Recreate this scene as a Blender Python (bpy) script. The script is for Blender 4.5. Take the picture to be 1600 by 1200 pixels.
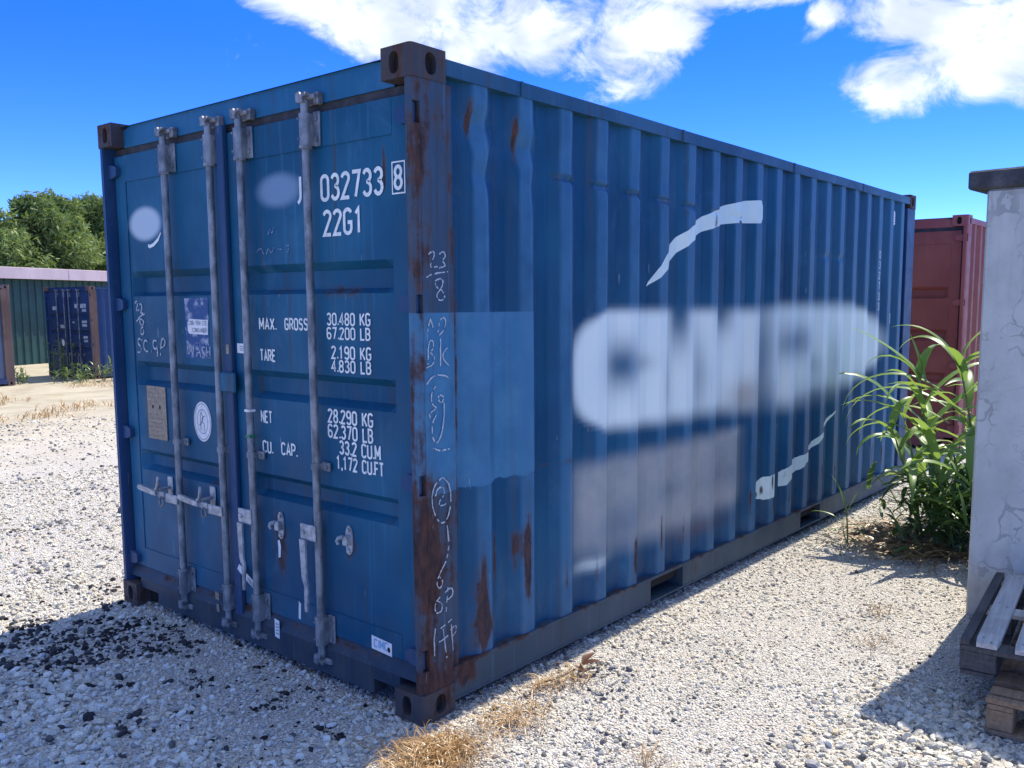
import bpy, bmesh, math, random
import numpy as np
from mathutils import Vector, Matrix, noise as mnoise

# ------------------------------------------------------------------ scene, camera, sky, sun
for o in list(bpy.data.objects):
    bpy.data.objects.remove(o)
scene = bpy.context.scene
COL = scene.collection
rnd = random.Random(7)
NP = np.random.default_rng(11)
R = math.radians

# camera (a cropped phone photograph, hence the lens shift)
CAM = Vector((2.4516, -2.2768, 1.6483))
YAW, PITCH, ROLL = -0.674982, -0.111721, -0.002573
cd = bpy.data.cameras.new('camera')
cam = bpy.data.objects.new('camera', cd)
COL.objects.link(cam)
fw = Vector((math.sin(YAW)*math.cos(PITCH), math.cos(YAW)*math.cos(PITCH), math.sin(PITCH)))
rt = Vector((math.cos(YAW), -math.sin(YAW), 0))
upv = rt.cross(fw)
r2 = math.cos(ROLL)*rt + math.sin(ROLL)*upv
u2 = -math.sin(ROLL)*rt + math.cos(ROLL)*upv
M = Matrix((r2, u2, -fw)).transposed().to_4x4()
M.translation = CAM
cam.matrix_world = M
cd.sensor_fit = 'HORIZONTAL'
cd.sensor_width = 36
cd.lens = 1382.65/1600*36
cd.shift_x = -55.617/1600
cd.shift_y = 29.705/1600
cd.clip_start = 0.05
cd.clip_end = 3000
scene.camera = cam

SUN_EL, SUN_AZ = R(57), R(-1.6)          # azimuth from +Y towards +X
SUN_STRENGTH, SKY_STRENGTH, EXPOSURE = 3.2, 0.15, 1.32
w = bpy.data.worlds.new('World')
scene.world = w
w.use_nodes = True
sd = bpy.data.lights.new('sun', 'SUN')
sd.energy = SUN_STRENGTH
sd.angle = R(0.53)
sd.color = (1.0, 0.92, 0.79)
sun = bpy.data.objects.new('sun', sd)
COL.objects.link(sun)
sv = Vector((math.sin(SUN_AZ)*math.cos(SUN_EL), math.cos(SUN_AZ)*math.cos(SUN_EL), math.sin(SUN_EL)))
sun.rotation_euler = sv.to_track_quat('Z', 'Y').to_euler()
sun.location = sv*60
vs = scene.view_settings
vs.view_transform = 'Standard'
vs.look = 'None'
vs.gamma = 1
vs.use_curve_mapping = False
vs.exposure = EXPOSURE
scene.render.engine = 'CYCLES'
scene.cycles.max_bounces = 5
scene.cycles.diffuse_bounces = 3
scene.cycles.glossy_bounces = 2
scene.cycles.transmission_bounces = 3


class NT:
    """a small helper for node trees"""
    def __init__(self, tree):
        self.t = tree
        self.n = tree.nodes
        self.l = tree.links

    def put(self, sock, v):
        if v is None:
            return
        if isinstance(v, bpy.types.NodeSocket):
            self.l.new(v, sock)
        elif isinstance(v, (tuple, list)) and sock.type == 'RGBA' and len(v) == 3:
            sock.default_value = (*v, 1)
        else:
            sock.default_value = v

    def add(self, typ, ins=None, out=0, **props):
        nd = self.n.new(typ)
        for k, v in props.items():
            setattr(nd, k, v)
        for k, v in (ins or {}).items():
            self.put(nd.inputs[k], v)
        return nd.outputs[out] if out is not None else nd

    def m(self, op, a, b=None, c=None, clamp=False):
        return self.add('ShaderNodeMath', {i: v for i, v in enumerate((a, b, c)) if v is not None}, operation=op, use_clamp=clamp)

    def vm(self, op, a, b=None, out=0):
        return self.add('ShaderNodeVectorMath', {i: v for i, v in enumerate((a, b)) if v is not None}, out=out, operation=op)

    def mix(self, f, a, b, mode='MIX'):
        nd = self.n.new('ShaderNodeMix')
        nd.data_type = 'RGBA'
        nd.blend_type = mode
        self.put(nd.inputs[0], f)
        self.put(nd.inputs[6], a)
        self.put(nd.inputs[7], b)
        return nd.outputs[2]

    def noise(self, vec, scale, detail=4, rough=0.55, dist=0.0):
        return self.add('ShaderNodeTexNoise', {'Vector': vec, 'Scale': scale, 'Detail': detail, 'Roughness': rough, 'Distortion': dist})

    def vor(self, vec, scale, feature='F1', out='Distance', rand=1.0):
        return self.add('ShaderNodeTexVoronoi', {'Vector': vec, 'Scale': scale, 'Randomness': rand}, out=out, feature=feature)

    def ss(self, v, a, b, lo=0.0, hi=1.0):
        return self.add('ShaderNodeMapRange', {0: v, 1: a, 2: b, 3: lo, 4: hi}, interpolation_type='SMOOTHSTEP')

    def lin(self, v, a, b, lo=0.0, hi=1.0):
        return self.add('ShaderNodeMapRange', {0: v, 1: a, 2: b, 3: lo, 4: hi})

    def scl(self, vec, s):
        return self.vm('MULTIPLY', vec, s)

    def sep(self, vec):
        nd = self.n.new('ShaderNodeSeparateXYZ')
        self.put(nd.inputs[0], vec)
        return nd.outputs

    def ell(self, a, b, ca, cb, ra, rb, soft=0.3):
        """soft ellipse mask in two coordinates"""
        da = self.m('DIVIDE', self.m('SUBTRACT', a, ca), ra)
        db = self.m('DIVIDE', self.m('SUBTRACT', b, cb), rb)
        d = self.m('SQRT', self.m('ADD', self.m('MULTIPLY', da, da), self.m('MULTIPLY', db, db)))
        return self.ss(d, 1+soft, 1-soft)

    def bump(self, h, strength, dist=0.01):
        return self.add('ShaderNodeBump', {'Height': h, 'Strength': strength, 'Distance': dist})


def new_mat(name):
    mt = bpy.data.materials.new(name)
    mt.use_nodes = True
    mt.node_tree.nodes.clear()
    t = NT(mt.node_tree)
    co = t.add('ShaderNodeTexCoord', out='Object')
    return mt, t, co


def finish(mt, t, col, rough=0.6, normal=None, metal=0.0, spec=0.5, extra=None):
    ins = {'Base Color': col, 'Roughness': rough, 'Metallic': metal, 'Specular IOR Level': spec}
    if normal is not None:
        ins['Normal'] = normal
    ins.update(extra or {})
    b = t.add('ShaderNodeBsdfPrincipled', ins)
    t.add('ShaderNodeOutputMaterial', {'Surface': b}, out=None)
    return mt


# ---- sky: daylight tinted by elevation, with fair-weather cumulus
t = NT(w.node_tree)
t.n.clear()
gen = t.add('ShaderNodeTexCoord', out='Generated')
dirv = t.vm('NORMALIZE', gen)
sky = t.add('ShaderNodeTexSky', sky_type='NISHITA', sun_disc=False, sun_elevation=SUN_EL, sun_rotation=SUN_AZ,
            air_density=1.0, dust_density=0.0, ozone_density=4.0, altitude=2800)
hsv = t.add('ShaderNodeHueSaturation', {'Hue': 0.523, 'Saturation': 1.34, 'Value': 0.93, 'Fac': 1.0, 'Color': sky})
sx, sy, sz = t.sep(dirv)[:3]
az = t.m('MULTIPLY', t.m('ARCTAN2', sx, sy), 180/math.pi)
el = t.m('MULTIPLY', t.m('ARCSINE', sz), 180/math.pi)
# single clouds low over the yard: (azimuth, elevation, half width, half height) in degrees
CLOUDS = [(-52.0, 18.2, 5.0, 1.7), (-47.0, 17.2, 4.8, 2.6), (-43.2, 16.5, 3.4, 2.3), (-38.6, 17.0, 4.6, 2.4), (-34.4, 15.7, 3.1, 2.9), (-31.6, 16.2, 2.3, 1.8),
          (-27.5, 18.3, 5.5, 1.1), (-21.6, 16.6, 1.2, .8), (-17.8, 12.7, 3.0, 1.9), (-13.6, 13.8, 4.6, 2.6), (-10.5, 14.4, 3.8, 3.0), (-16.4, 16.3, 5.2, 2.2),
          (-3, 15, 5, 3), (14, 21, 7, 4), (-88, 14, 8, 3), (60, 16, 9, 4), (105, 22, 10, 5), (160, 18, 11, 5), (-135, 20, 10, 4)]
acc = None
dome = t.add('ShaderNodeCombineXYZ', {0: az, 1: el, 2: 0.0})
for (ca, ce, ra, re) in CLOUDS:
    q = t.add('ShaderNodeVectorMath', {0: dome, 1: (1/ra, 1/re, 0), 2: (-ca/ra, -ce/re, 0)}, operation='MULTIPLY_ADD')
    g = t.m('SUBTRACT', 1.0, t.m('MULTIPLY', t.vm('DOT_PRODUCT', q, q, out='Value'), 0.42))
    acc = g if acc is None else t.m('MAXIMUM', acc, g)
# broken cumulus added overhead, out of view all round, to brighten the shade
acc = t.m('MAXIMUM', acc, t.ss(el, 19.0, 30.0, -0.6, 0.66))
acc = t.m('MINIMUM', acc, 1.15)
sv3 = t.scl(dirv, (1.0, 1.0, 1.5))
n_big = t.noise(sv3, 13.0, 6, 0.64, 0.5)
dens = t.m('ADD', acc, t.m('MULTIPLY', t.m('SUBTRACT', n_big, 0.5), 2.0))
mask = t.ss(dens, 0.36, 1.0)
# thin wisps
wn = t.noise(t.scl(dirv, (1, 1, 1.3)), 26.0, 3, 0.66, 1.2)
wisp = t.m('MULTIPLY', t.ss(wn, 0.62, 0.80), t.m('ADD', t.ell(az, el, -55.3, 14.0, 2.6, 1.3, 0.6), t.ell(az, el, -26.0, 14.9, 0.8, 0.5, 0.6)))
mask = t.m('MAXIMUM', mask, t.m('MULTIPLY', wisp, 0.6))
# clouds are a little greyer in their thick undersides
shade = t.noise(sv3, 15.0, 3, 0.5, 0.3)
ccol = t.mix(t.ss(shade, 0.33, 0.68), (2.0, 2.28, 2.70), (3.3, 3.5, 3.6))
deep = t.mix(1.0, hsv, t.mix(t.ss(el, 14.0, 42.0), (0.48, 0.65, 1.0), (0.85, 2.10, 1.36)), 'MULTIPLY')  # tint raised overhead, out of view, to lighten shaded surfaces
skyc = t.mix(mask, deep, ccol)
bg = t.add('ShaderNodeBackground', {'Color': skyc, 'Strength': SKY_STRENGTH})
t.add('ShaderNodeOutputWorld', {'Surface': bg}, out=None)


# ------------------------------------------------------------------ helpers
def mesh_obj(name, verts, faces, mat=None, parent=None, smooth=False, sharp=None, mats=None, midx=None):
    me = bpy.data.meshes.new(name)
    me.from_pydata([tuple(v) for v in verts], [], [tuple(f) for f in faces])
    if smooth:
        me.polygons.foreach_set('use_smooth', [True]*len(me.polygons))
        if sharp:
            me.set_sharp_from_angle(angle=R(sharp))
    for mm in (mats or ([mat] if mat else [])):
        me.materials.append(mm)
    if midx is not None:
        me.polygons.foreach_set('material_index', midx)
    me.update()
    o = bpy.data.objects.new(name, me)
    COL.objects.link(o)
    if parent is not None:
        o.parent = parent
    return o


def tag(o, label=None, cat=None, group=None, kind=None):
    if label:
        o['label'] = label
    if cat:
        o['category'] = cat
    if group:
        o['group'] = group
    if kind:
        o['kind'] = kind
    return o


def empty(name, loc=(0, 0, 0), rz=0.0):
    o = bpy.data.objects.new(name, None)
    COL.objects.link(o)
    o.location = loc
    o.rotation_euler = (0, 0, rz)
    o.empty_display_size = 0.2
    return o


class MB:
    """collects shapes into one mesh"""
    def __init__(self):
        self.v = []
        self.f = []

    def _add(self, vs, fs):
        k = len(self.v)
        self.v += [tuple(v) for v in vs]
        self.f += [tuple(i+k for i in f) for f in fs]
        return self

    def box(self, x0, x1, y0, y1, z0, z1, b=0.0):
        if b <= 0:
            vs = [(x, y, z) for z in (z0, z1) for y in (y0, y1) for x in (x0, x1)]
            return self._add(vs, [(0, 2, 3, 1), (4, 5, 7, 6), (0, 1, 5, 4), (2, 6, 7, 3), (0, 4, 6, 2), (1, 3, 7, 5)])
        bm = bmesh.new()
        bmesh.ops.create_cube(bm, size=1, matrix=Matrix.Translation(((x0+x1)/2, (y0+y1)/2, (z0+z1)/2)) @ Matrix.Diagonal((abs(x1-x0), abs(y1-y0), abs(z1-z0), 1)))
        bmesh.ops.bevel(bm, geom=bm.edges[:], offset=b, segments=1, affect='EDGES')
        self.bm(bm)
        return self

    def bm(self, bm, mtx=None):
        bm.verts.ensure_lookup_table()
        vs = [(mtx @ v.co if mtx else v.co) for v in bm.verts]
        fs = [[v.index for v in f.verts] for f in bm.faces]
        bm.free()
        return self._add(vs, fs)

    def prism(self, poly, axis, a, b):
        """polygon in the two other coordinates, extruded along axis from a to b"""
        n = len(poly)
        def mk(p, t):
            return {'x': (t, p[0], p[1]), 'y': (p[0], t, p[1]), 'z': (p[0], p[1], t)}[axis]
        vs = [mk(p, a) for p in poly]+[mk(p, b) for p in poly]
        fs = [tuple(range(n))[::-1], tuple(range(n, 2*n))]+[(i, (i+1) % n, (i+1) % n+n, i+n) for i in range(n)]
        return self._add(vs, fs)

    def tube(self, pts, r, n=10, cap=True):
        pts = [Vector(p) for p in pts]
        rs = r if isinstance(r, (list, tuple)) else [r]*len(pts)
        vs, fs = [], []
        ref = None
        for i, p in enumerate(pts):
            d = (pts[min(i+1, len(pts)-1)]-pts[max(i-1, 0)])
            d = d.normalized() if d.length > 1e-9 else Vector((0, 0, 1))
            if ref is None:
                ref = d.orthogonal().normalized()
            a = (ref-d*ref.dot(d))
            a = a.normalized() if a.length > 1e-6 else d.orthogonal().normalized()
            ref = a
            b = d.cross(a)
            for k in range(n):
                th = 2*math.pi*k/n
                vs.append(p+(a*math.cos(th)+b*math.sin(th))*rs[i])
        for i in range(len(pts)-1):
            for k in range(n):
                fs.append((i*n+k, i*n+(k+1) % n, (i+1)*n+(k+1) % n, (i+1)*n+k))
        if cap:
            fs.append(tuple(range(n))[::-1])
            fs.append(tuple(range((len(pts)-1)*n, len(pts)*n)))
        return self._add(vs, fs)

    def build(self, name, mat, parent=None, smooth=False, sharp=35):
        return mesh_obj(name, self.v, self.f, mat, parent, smooth, sharp)


def ribbon2d(pts, wd, closed=False, jit=0.0):
    """flat stroke of width wd along 2-D points: returns verts, quads"""
    n = len(pts)
    vs, fs = [], []
    for i in range(n):
        if closed:
            a, b = pts[i-1], pts[(i+1) % n]
        else:
            a, b = pts[max(i-1, 0)], pts[min(i+1, n-1)]
        p = pts[i]
        def unit(u, v):
            d = (v[0]-u[0], v[1]-u[1])
            L = math.hypot(*d)
            return (d[0]/L, d[1]/L) if L > 1e-9 else None
        d1, d2 = unit(a, p), unit(p, b)
        d1 = d1 or d2 or (1, 0)
        d2 = d2 or d1
        tx, ty = d1[0]+d2[0], d1[1]+d2[1]
        L = math.hypot(tx, ty)
        if L < 1e-6:
            tx, ty = d1
            L = 1
        tx, ty = tx/L, ty/L
        c = max(0.5, tx*d1[0]+ty*d1[1])
        h = wd/2/c*(1+jit*(rnd.random()-0.5))
        vs += [(p[0]-ty*h, p[1]+tx*h), (p[0]+ty*h, p[1]-tx*h)]
    for i in range(n-1 if not closed else n):
        j = (i+1) % n
        fs.append((2*i, 2*i+1, 2*j+1, 2*j))
    return vs, fs


def arc(cx, cy, rx, ry, a0, a1, n=9):
    return [(cx+rx*math.cos(R(a0+(a1-a0)*i/(n-1))), cy+ry*math.sin(R(a0+(a1-a0)*i/(n-1)))) for i in range(n)]


_six = [arc(.2, .8, .2, .2, 15, 180)+[(0, .27)], arc(.2, .27, .2, .27, 90, 450, 16)]
GLYPH = {
    '0': [arc(.2, .8, .2, .2, 180, 0)+arc(.2, .2, .2, .2, 0, -180)+[(0, .8)]],
    '1': [[(.06, .8), (.22, 1), (.22, 0)]],
    '2': [arc(.2, .8, .2, .2, 170, -25)+[(0, 0), (.4, 0)]],
    '3': [arc(.2, .77, .19, .23, 160, -80)+arc(.2, .26, .2, .26, 80, -160)],
    '4': [[(.3, 0), (.3, 1), (0, .3), (.44, .3)]],
    '6': _six,
    '7': [[(0, 1), (.4, 1), (.16, 0)]],
    '8': [arc(.2, .76, .18, .24, 270, -90, 16), arc(.2, .26, .2, .26, 90, 450, 16)],
    '9': [[(.4-x, 1-y) for x, y in st] for st in _six],
    'A': [[(0, 0), (.21, 1), (.42, 0)], [(.07, .32), (.35, .32)]],
    'B': [[(0, 0), (0, 1), (.2, 1)]+arc(.2, .76, .18, .24, 90, -90)+[(0, .52)], [(.2, .52)]+arc(.2, .26, .2, .26, 90, -90)+[(0, 0)]],
    'C': [arc(.2, .8, .2, .2, 10, 180)+arc(.2, .2, .2, .2, 180, 350)],
    'E': [[(.36, 1), (0, 1), (0, 0), (.36, 0)], [(0, .52), (.3, .52)]],
    'F': [[(.36, 1), (0, 1), (0, 0)], [(0, .52), (.3, .52)]],
    'G': [arc(.2, .8, .2, .2, 15, 180)+arc(.2, .2, .2, .2, 180, 360)+[(.4, .46), (.2, .46)]],
    'I': [[(.1, 0), (.1, 1)]],
    'K': [[(0, 0), (0, 1)], [(.4, 1), (.02, .42)], [(.13, .56), (.42, 0)]],
    'L': [[(0, 1), (0, 0), (.36, 0)]],
    'M': [[(0, 0), (0, 1.06)], [(0, 1), (.24, .25)], [(.24, .25), (.48, 1)], [(.48, 1.06), (.48, 0)]],
    'N': [[(0, 0), (0, 1.06)], [(0, 1), (.4, 0)], [(.4, -.06), (.4, 1)]],
    'O': [arc(.2, .8, .2, .2, 180, 0)+arc(.2, .2, .2, .2, 0, -180)+[(0, .8)]],
    'P': [[(0, 0), (0, 1), (.2, 1)]+arc(.2, .74, .2, .26, 90, -90)+[(0, .48)]],
    'R': [[(0, 0), (0, 1), (.2, 1)]+arc(.2, .74, .2, .26, 90, -90)+[(0, .48)], [(.2, .48), (.42, 0)]],
    'S': [arc(.2, .77, .19, .23, 20, 270)+arc(.2, .27, .2, .27, 90, -160)],
    'T': [[(0, 1), (.4, 1)], [(.2, 1), (.2, 0)]],
    'U': [[(0, 1)]+arc(.2, .2, .2, .2, 180, 360)+[(.4, 1)]],
    'W': [[(0, 1), (.13, 0), (.27, .8), (.41, 0), (.54, 1)]],
    'H': [[(0, 0), (0, 1)], [(.4, 0), (.4, 1)], [(0, .5), (.4, .5)]],
    'X': [[(0, 0), (.4, 1)], [(0, 1), (.4, 0)]],
    'Y': [[(0, 1), (.2, .5), (.4, 1)], [(.2, .5), (.2, 0)]],
    '-': [[(.05, .5), (.35, .5)]],
    '.': [[(.03, .0), (.03, .13)]],
    ',': [[(.05, .12), (.0, -.13)]],
}
ADV = {'.': .2, ',': .2, 'I': .32, 'M': .68, 'W': .74, ' ': .42, 'E': .55, 'F': .52, 'L': .54}


def lettering(name, s, u0, v0, u1, h, place, mat, parent, sw=0.135, lift=0.0):
    """stroke lettering from u0 to u1 on the baseline v0; place(u, v, k) gives the point in space"""
    tot = sum(ADV.get(c, .6) for c in s)-.18
    k = (u1-u0)/tot
    if ' ' in s:        # every word is a piece of its own
        x, o = 0.0, None
        for wd in s.split(' '):
            wl = sum(ADV.get(c, .6) for c in wd)
            o = lettering(name, wd, u0+x*k, v0, u0+(x+wl-.18)*k, h, place, mat, parent, sw, lift)
            x += wl+ADV[' ']
        return o
    V, F, x, n = [], [], 0.0, 0
    for c in s:
        for st in GLYPH.get(c, []):
            pts = [((x+px)*k, py*h) for px, py in st]
            # drop doubled points
            q = [pts[0]]
            for p in pts[1:]:
                if math.hypot(p[0]-q[-1][0], p[1]-q[-1][1]) > 1e-5:
                    q.append(p)
            vs, fs = ribbon2d(q, sw*h)
            b = len(V)
            V += [place(u0+a, v0+d, n*0.00012+lift) for a, d in vs]
            F += [tuple(i+b for i in f) for f in fs]
            n += 1
        x += ADV.get(c, .6)
    return mesh_obj(name, V, F, mat, parent)


def chalk(name, strokes, place, mat, parent, wd=0.0055, drop=0.10):
    """hand-drawn chalk strokes: resampled, shaky and broken here and there"""
    V, F, n = [], [], 0
    for st in strokes:
        pts = [Vector((a, b)) for a, b in st]
        # catmull-like smoothing by two rounds of corner cutting
        for _ in range(2):
            q = [pts[0]]
            for i in range(len(pts)-1):
                q += [pts[i]*.75+pts[i+1]*.25, pts[i]*.25+pts[i+1]*.75]
            q.append(pts[-1])
            pts = q
        run = []
        for i, p in enumerate(pts):
            p = (p[0]+rnd.gauss(0, .0006), p[1]+rnd.gauss(0, .0006))
            if rnd.random() < drop and len(run) > 1:
                runs = run
                run = []
                vs, fs = ribbon2d(runs, wd, jit=0.9)
                b = len(V)
                V += [place(a, d, n*0.0001) for a, d in vs]
                F += [tuple(i+b for i in f) for f in fs]
                n += 1
            run.append(p)
        if len(run) > 1:
            vs, fs = ribbon2d(run, wd, jit=0.9)
            b = len(V)
            V += [place(a, d, n*0.0001) for a, d in vs]
            F += [tuple(i+b for i in f) for f in fs]
            n += 1
    return mesh_obj(name, V, F, mat, parent)


def sstep(x, a, b):
    t_ = min(1, max(0, (x-a)/(b-a)))
    return t_*t_*(3-2*t_)


def gz(x, y):
    """height of the ground: level round the container, falling off towards the far row"""
    d = math.hypot(x+1.2, y-2.0)
    h = -0.42*sstep(d, 8, 19)
    if d < 14:
        h += 0.012*mnoise.noise(Vector((x*0.9, y*0.9, 0.3)))+0.006*mnoise.noise(Vector((x*3, y*3, 4.3)))
        # ruts left by trucks, to the left of the container
        if x < -2.6:
            for (c, a) in ((-4.3, .05), (-4.9, -.02), (-6.6, .035)):
                yy = x-c-0.45*(y-.6)*0.35
                h += a*math.exp(-(yy/.28)**2)
    h -= 0.012
    # keep the gravel below the container's corner castings
    return h

# ------------------------------------------------------------------ materials
RUST_A, RUST_B = (0.030, 0.018, 0.017), (0.095, 0.044, 0.030)


def paint(name, base, faded, rust=0.15, dust=0.35, horiz='y', spots=(), patch=False, blobs=False, ovals=(), baked=False, spec=0.20, rough=0.48, streak=0.5, grime=(0.045, 0.05, 0.055)):
    """weathered container paint; horiz is the horizontal coordinate of the panel, spots are (h, z, half width, half height, weight) of rust"""
    mt, t, co = new_mat(name)
    x, y, z = t.sep(co)[:3]
    h = y if horiz == 'y' else x
    n1 = t.noise(co, 1.1, 3, 0.6)
    n2 = t.noise(co, 7.0, 4, 0.62)
    st = t.noise(t.scl(co, (11, 11, 0.45)), 1.6, 4, 0.65)
    st2 = t.noise(t.scl(co, (38, 38, 1.1)), 1.0, 4, 0.6)
    col = t.mix(t.ss(n1, 0.36, 0.68), base, faded)
    col = t.mix(t.m('MULTIPLY', t.ss(st, 0.52, 0.74), streak), col, grime)
    col = t.mix(t.m('MULTIPLY', t.ss(st2, 0.55, 0.78), 0.28*streak), col, tuple(min(1, c*2.2+.03) for c in faded))
    # chalky scuffs where cargo hooks and hands rubbed
    scf = t.noise(t.scl(co, (2.2, 2.2, 1.2)), 1.6, 6, .72, .6)
    col = t.mix(t.m('MULTIPLY', t.ss(scf, .55, .78), .42), col, tuple(min(1, c*1.2+.05) for c in faded))
    col = t.mix(t.m('MULTIPLY', t.ss(scf, .42, .25), .40), col, tuple(c*.45 for c in base))
    if patch:   # a repainted, paler area round the corner
        wob = t.m('MULTIPLY', t.m('SUBTRACT', t.noise(co, 9, 3), 0.5), 0.05)
        zz = t.m('ADD', z, wob)
        pm = t.m('MULTIPLY', t.m('MULTIPLY', t.ss(y, 0.722, 0.716), t.ss(z, 1.617, 1.613)), t.ss(zz, 0.903, 0.909))
        pc = t.mix(t.ss(n2, 0.35, 0.7), (0.035, 0.150, 0.275), (0.060, 0.190, 0.315))
        pc = t.mix(t.m('MULTIPLY', t.ss(st, 0.5, 0.75), 0.35), pc, (0.05, 0.10, 0.16))
        pc = t.mix(t.m('MULTIPLY', t.ell(y, z, 0.40, 1.15, 0.085, 0.16, 0.25), 0.45), pc, (0.03, 0.085, 0.15))
        col = t.mix(pm, col, pc)
    if blobs:   # large lettering painted as soft, blurred patches
        pa = t.add('ShaderNodeAttribute', out='Color', attribute_name='blurred_lettering')
        wl, gl, br = t.add('ShaderNodeSeparateColor', {0: pa}, out=None).outputs[:3]
        fd = t.add('ShaderNodeAttribute', out='Fac', attribute_name='rib_light_wear')
        col = t.mix(t.m('MULTIPLY', fd, t.lin(n2, .3, .7, .45, 1.0)), col, (0.055, 0.175, 0.310))  # paler rib flats stand for light on them; edges are worn
        col = t.mix(wl, col, t.mix(t.ss(n1, .3, .7), (0.64, 0.75, 0.72), (0.74, 0.82, 0.76)))
        col = t.mix(gl, col, t.mix(t.ss(n2, .3, .7), (0.29, 0.32, 0.32), (0.37, 0.375, 0.355)))
        col = t.mix(br, col, (0.20, 0.13, 0.10))
    for (ca, cb, ra, rb, soft, c, amt) in ovals:
        col = t.mix(t.m('MULTIPLY', t.ell(h, z, ca, cb, ra, rb, soft), amt), col, c)
    # dust thrown up from the yard
    if dust > 0:
        dm = t.m('MULTIPLY', t.ss(z, 0.75, 0.05), t.m('MULTIPLY', t.ss(n2, 0.3, 0.75), dust))
        col = t.mix(dm, col, (0.16, 0.145, 0.125))
    # rust
    rn = t.m('ADD', t.m('MULTIPLY', t.noise(co, 6.0, 6, 0.68), 0.55), t.m('MULTIPLY', t.noise(t.scl(co, (14, 14, 1.1)), 1.5, 5, 0.66), 0.45))
    if baked:
        rn = t.m('ADD', rn, t.add('ShaderNodeAttribute', out='Fac', attribute_name='rusting'))
    for (ca, cb, ra, rb, wgt) in spots:
        a = t.m('DIVIDE', t.m('SUBTRACT', h, ca), ra)
        e = t.m('DIVIDE', t.m('SUBTRACT', z, cb), rb)
        g = t.m('POWER', 2.718, t.m('MULTIPLY', t.m('ADD', t.m('MULTIPLY', a, a), t.m('MULTIPLY', e, e)), -1.0))
        rn = t.m('ADD', rn, t.m('MULTIPLY', g, wgt))
    th = 0.78-0.36*rust
    rm = t.ss(rn, th-0.01, th+0.10)
    rh = t.ss(rn, th-0.08, th+0.03)
    rc = t.mix(t.ss(t.noise(t.scl(co, (30, 30, 12)), 1.0, 5, 0.65), .32, .68), RUST_A, RUST_B)
    col = t.mix(t.m('MULTIPLY', rh, 0.35), col, (0.09, 0.06, 0.05))
    col = t.mix(t.m('MULTIPLY', rm, 0.88), col, rc)
    # small scratches down to bare metal or old white paint
    sc = t.noise(t.scl(co, (60, 60, 5.5)), 1.0, 3, 0.5)
    col = t.mix(t.m('MULTIPLY', t.ss(sc, 0.735, 0.76), 0.5), col, (0.32, 0.36, 0.40))
    ro = t.m('ADD', t.m('MULTIPLY', rm, 0.35), t.lin(n2, 0.3, 0.7, rough-0.06, rough+0.12))
    hgt = t.m('ADD', t.m('MULTIPLY', n2, 0.5), t.m('MULTIPLY', rm, -0.4))
    return finish(mt, t, col, ro, t.bump(hgt, 0.22, 0.004), spec=spec)


def simple(name, a, b, scale=8, rough=0.6, bump=0.15, metal=0.0, detail=6, stretch=(1, 1, 1), lo=.35, hi=.65, bdist=.004, spec=.5):
    mt, t, co = new_mat(name)
    v = t.scl(co, stretch)
    n = t.noise(v, scale, detail, 0.6)
    f = t.noise(v, scale*7, 4, 0.6)
    col = t.mix(t.ss(n, lo, hi), a, b)
    col = t.mix(t.m('MULTIPLY', t.ss(f, 0.55, 0.75), 0.3), col, tuple(c*.6 for c in a))
    return finish(mt, t, col, t.lin(f, .3, .7, rough-.08, rough+.08), t.bump(t.m('ADD', n, t.m('MULTIPLY', f, .4)), bump, bdist), metal=metal, spec=spec)


# rust on the side sheet: along the position, height, half width, half height, weight
SIDE_RUST = [(0.37, .42, .028, .28, .36), (0.46, .58, .035, .14, .30), (0.66, .50, .030, .26, .38), (0.60, .58, .05, .10, .26), (0.40, .3, .09, .1, .2), (0.335, 2.37, .018, .10, .38), (0.61, 2.34, .016, .10, .38),
                      (0.90, 2.19, .018, .05, .24), (1.20, 2.175, .016, .045, .24), (1.48, 2.165, .016, .04, .24), (1.76, 2.16, .016, .04, .2), (2.03, 2.15, .016, .04, .2),
                      (1.0, .90, .05, .10, .13), (0.85, .92, .12, .012, .22), (1.3, .35, .03, .12, .18), (1.55, .38, .03, .14, .2), (1.85, .30, .04, .1, .17), (2.2, .32, .05, .1, .16), (0.44, 1.35, .012, .35, .14), (0.25, 1.2, .016, .9, .27), (2.7, .32, .06, .1, .15), (0.34, .5, .03, .3, .12)]+[(0.345+.2815*k+.07*((k*5) % 3)/2, .30+.03*((k*7) % 4), .018, .13, .17+.04*((k*3) % 4)) for k in range(2, 19)]
BLUE, BLUEF = (0.001, 0.063, 0.134), (0.010, 0.108, 0.200)
M_DOOR_R = paint('door_paint', BLUE, BLUEF, rust=0.18, dust=0.25, horiz='x', streak=.75,
                 spots=[(-0.98, .50, .05, .19, .27), (-0.49, .60, .06, .12, .23), (-1.0, .64, .12, .08, .14), (-0.50, 1.70, .14, .035, .25), (-0.9, 1.705, .22, .03, .20),
                        (-0.225, 2.18, .012, .12, .28), (-0.3, .30, .3, .02, .14), (-0.28, .77, .12, .03, .22), (-0.6, 1.76, .05, .08, .12)],
                 ovals=[(-0.915, 2.142, .150, .068, .35, (.17, .27, .38), .85)])
M_DOOR_L = paint('door_paint_logo', BLUE, BLUEF, rust=0.18, dust=0.25, horiz='x', streak=.35,
                 spots=[(-1.52, .80, .06, .08, .26), (-1.48, .52, .05, .12, .24), (-1.62, .93, .03, .03, .15), (-1.7, 1.68, .06, .02, .1), (-2.0, .31, .3, .02, .1)],
                 ovals=[(-2.09, 2.065, .155, .083, .22, (.42, .52, .58), .92)])
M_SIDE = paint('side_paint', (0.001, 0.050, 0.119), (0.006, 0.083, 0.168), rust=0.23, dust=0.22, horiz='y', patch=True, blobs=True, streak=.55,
               baked=True)
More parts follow.
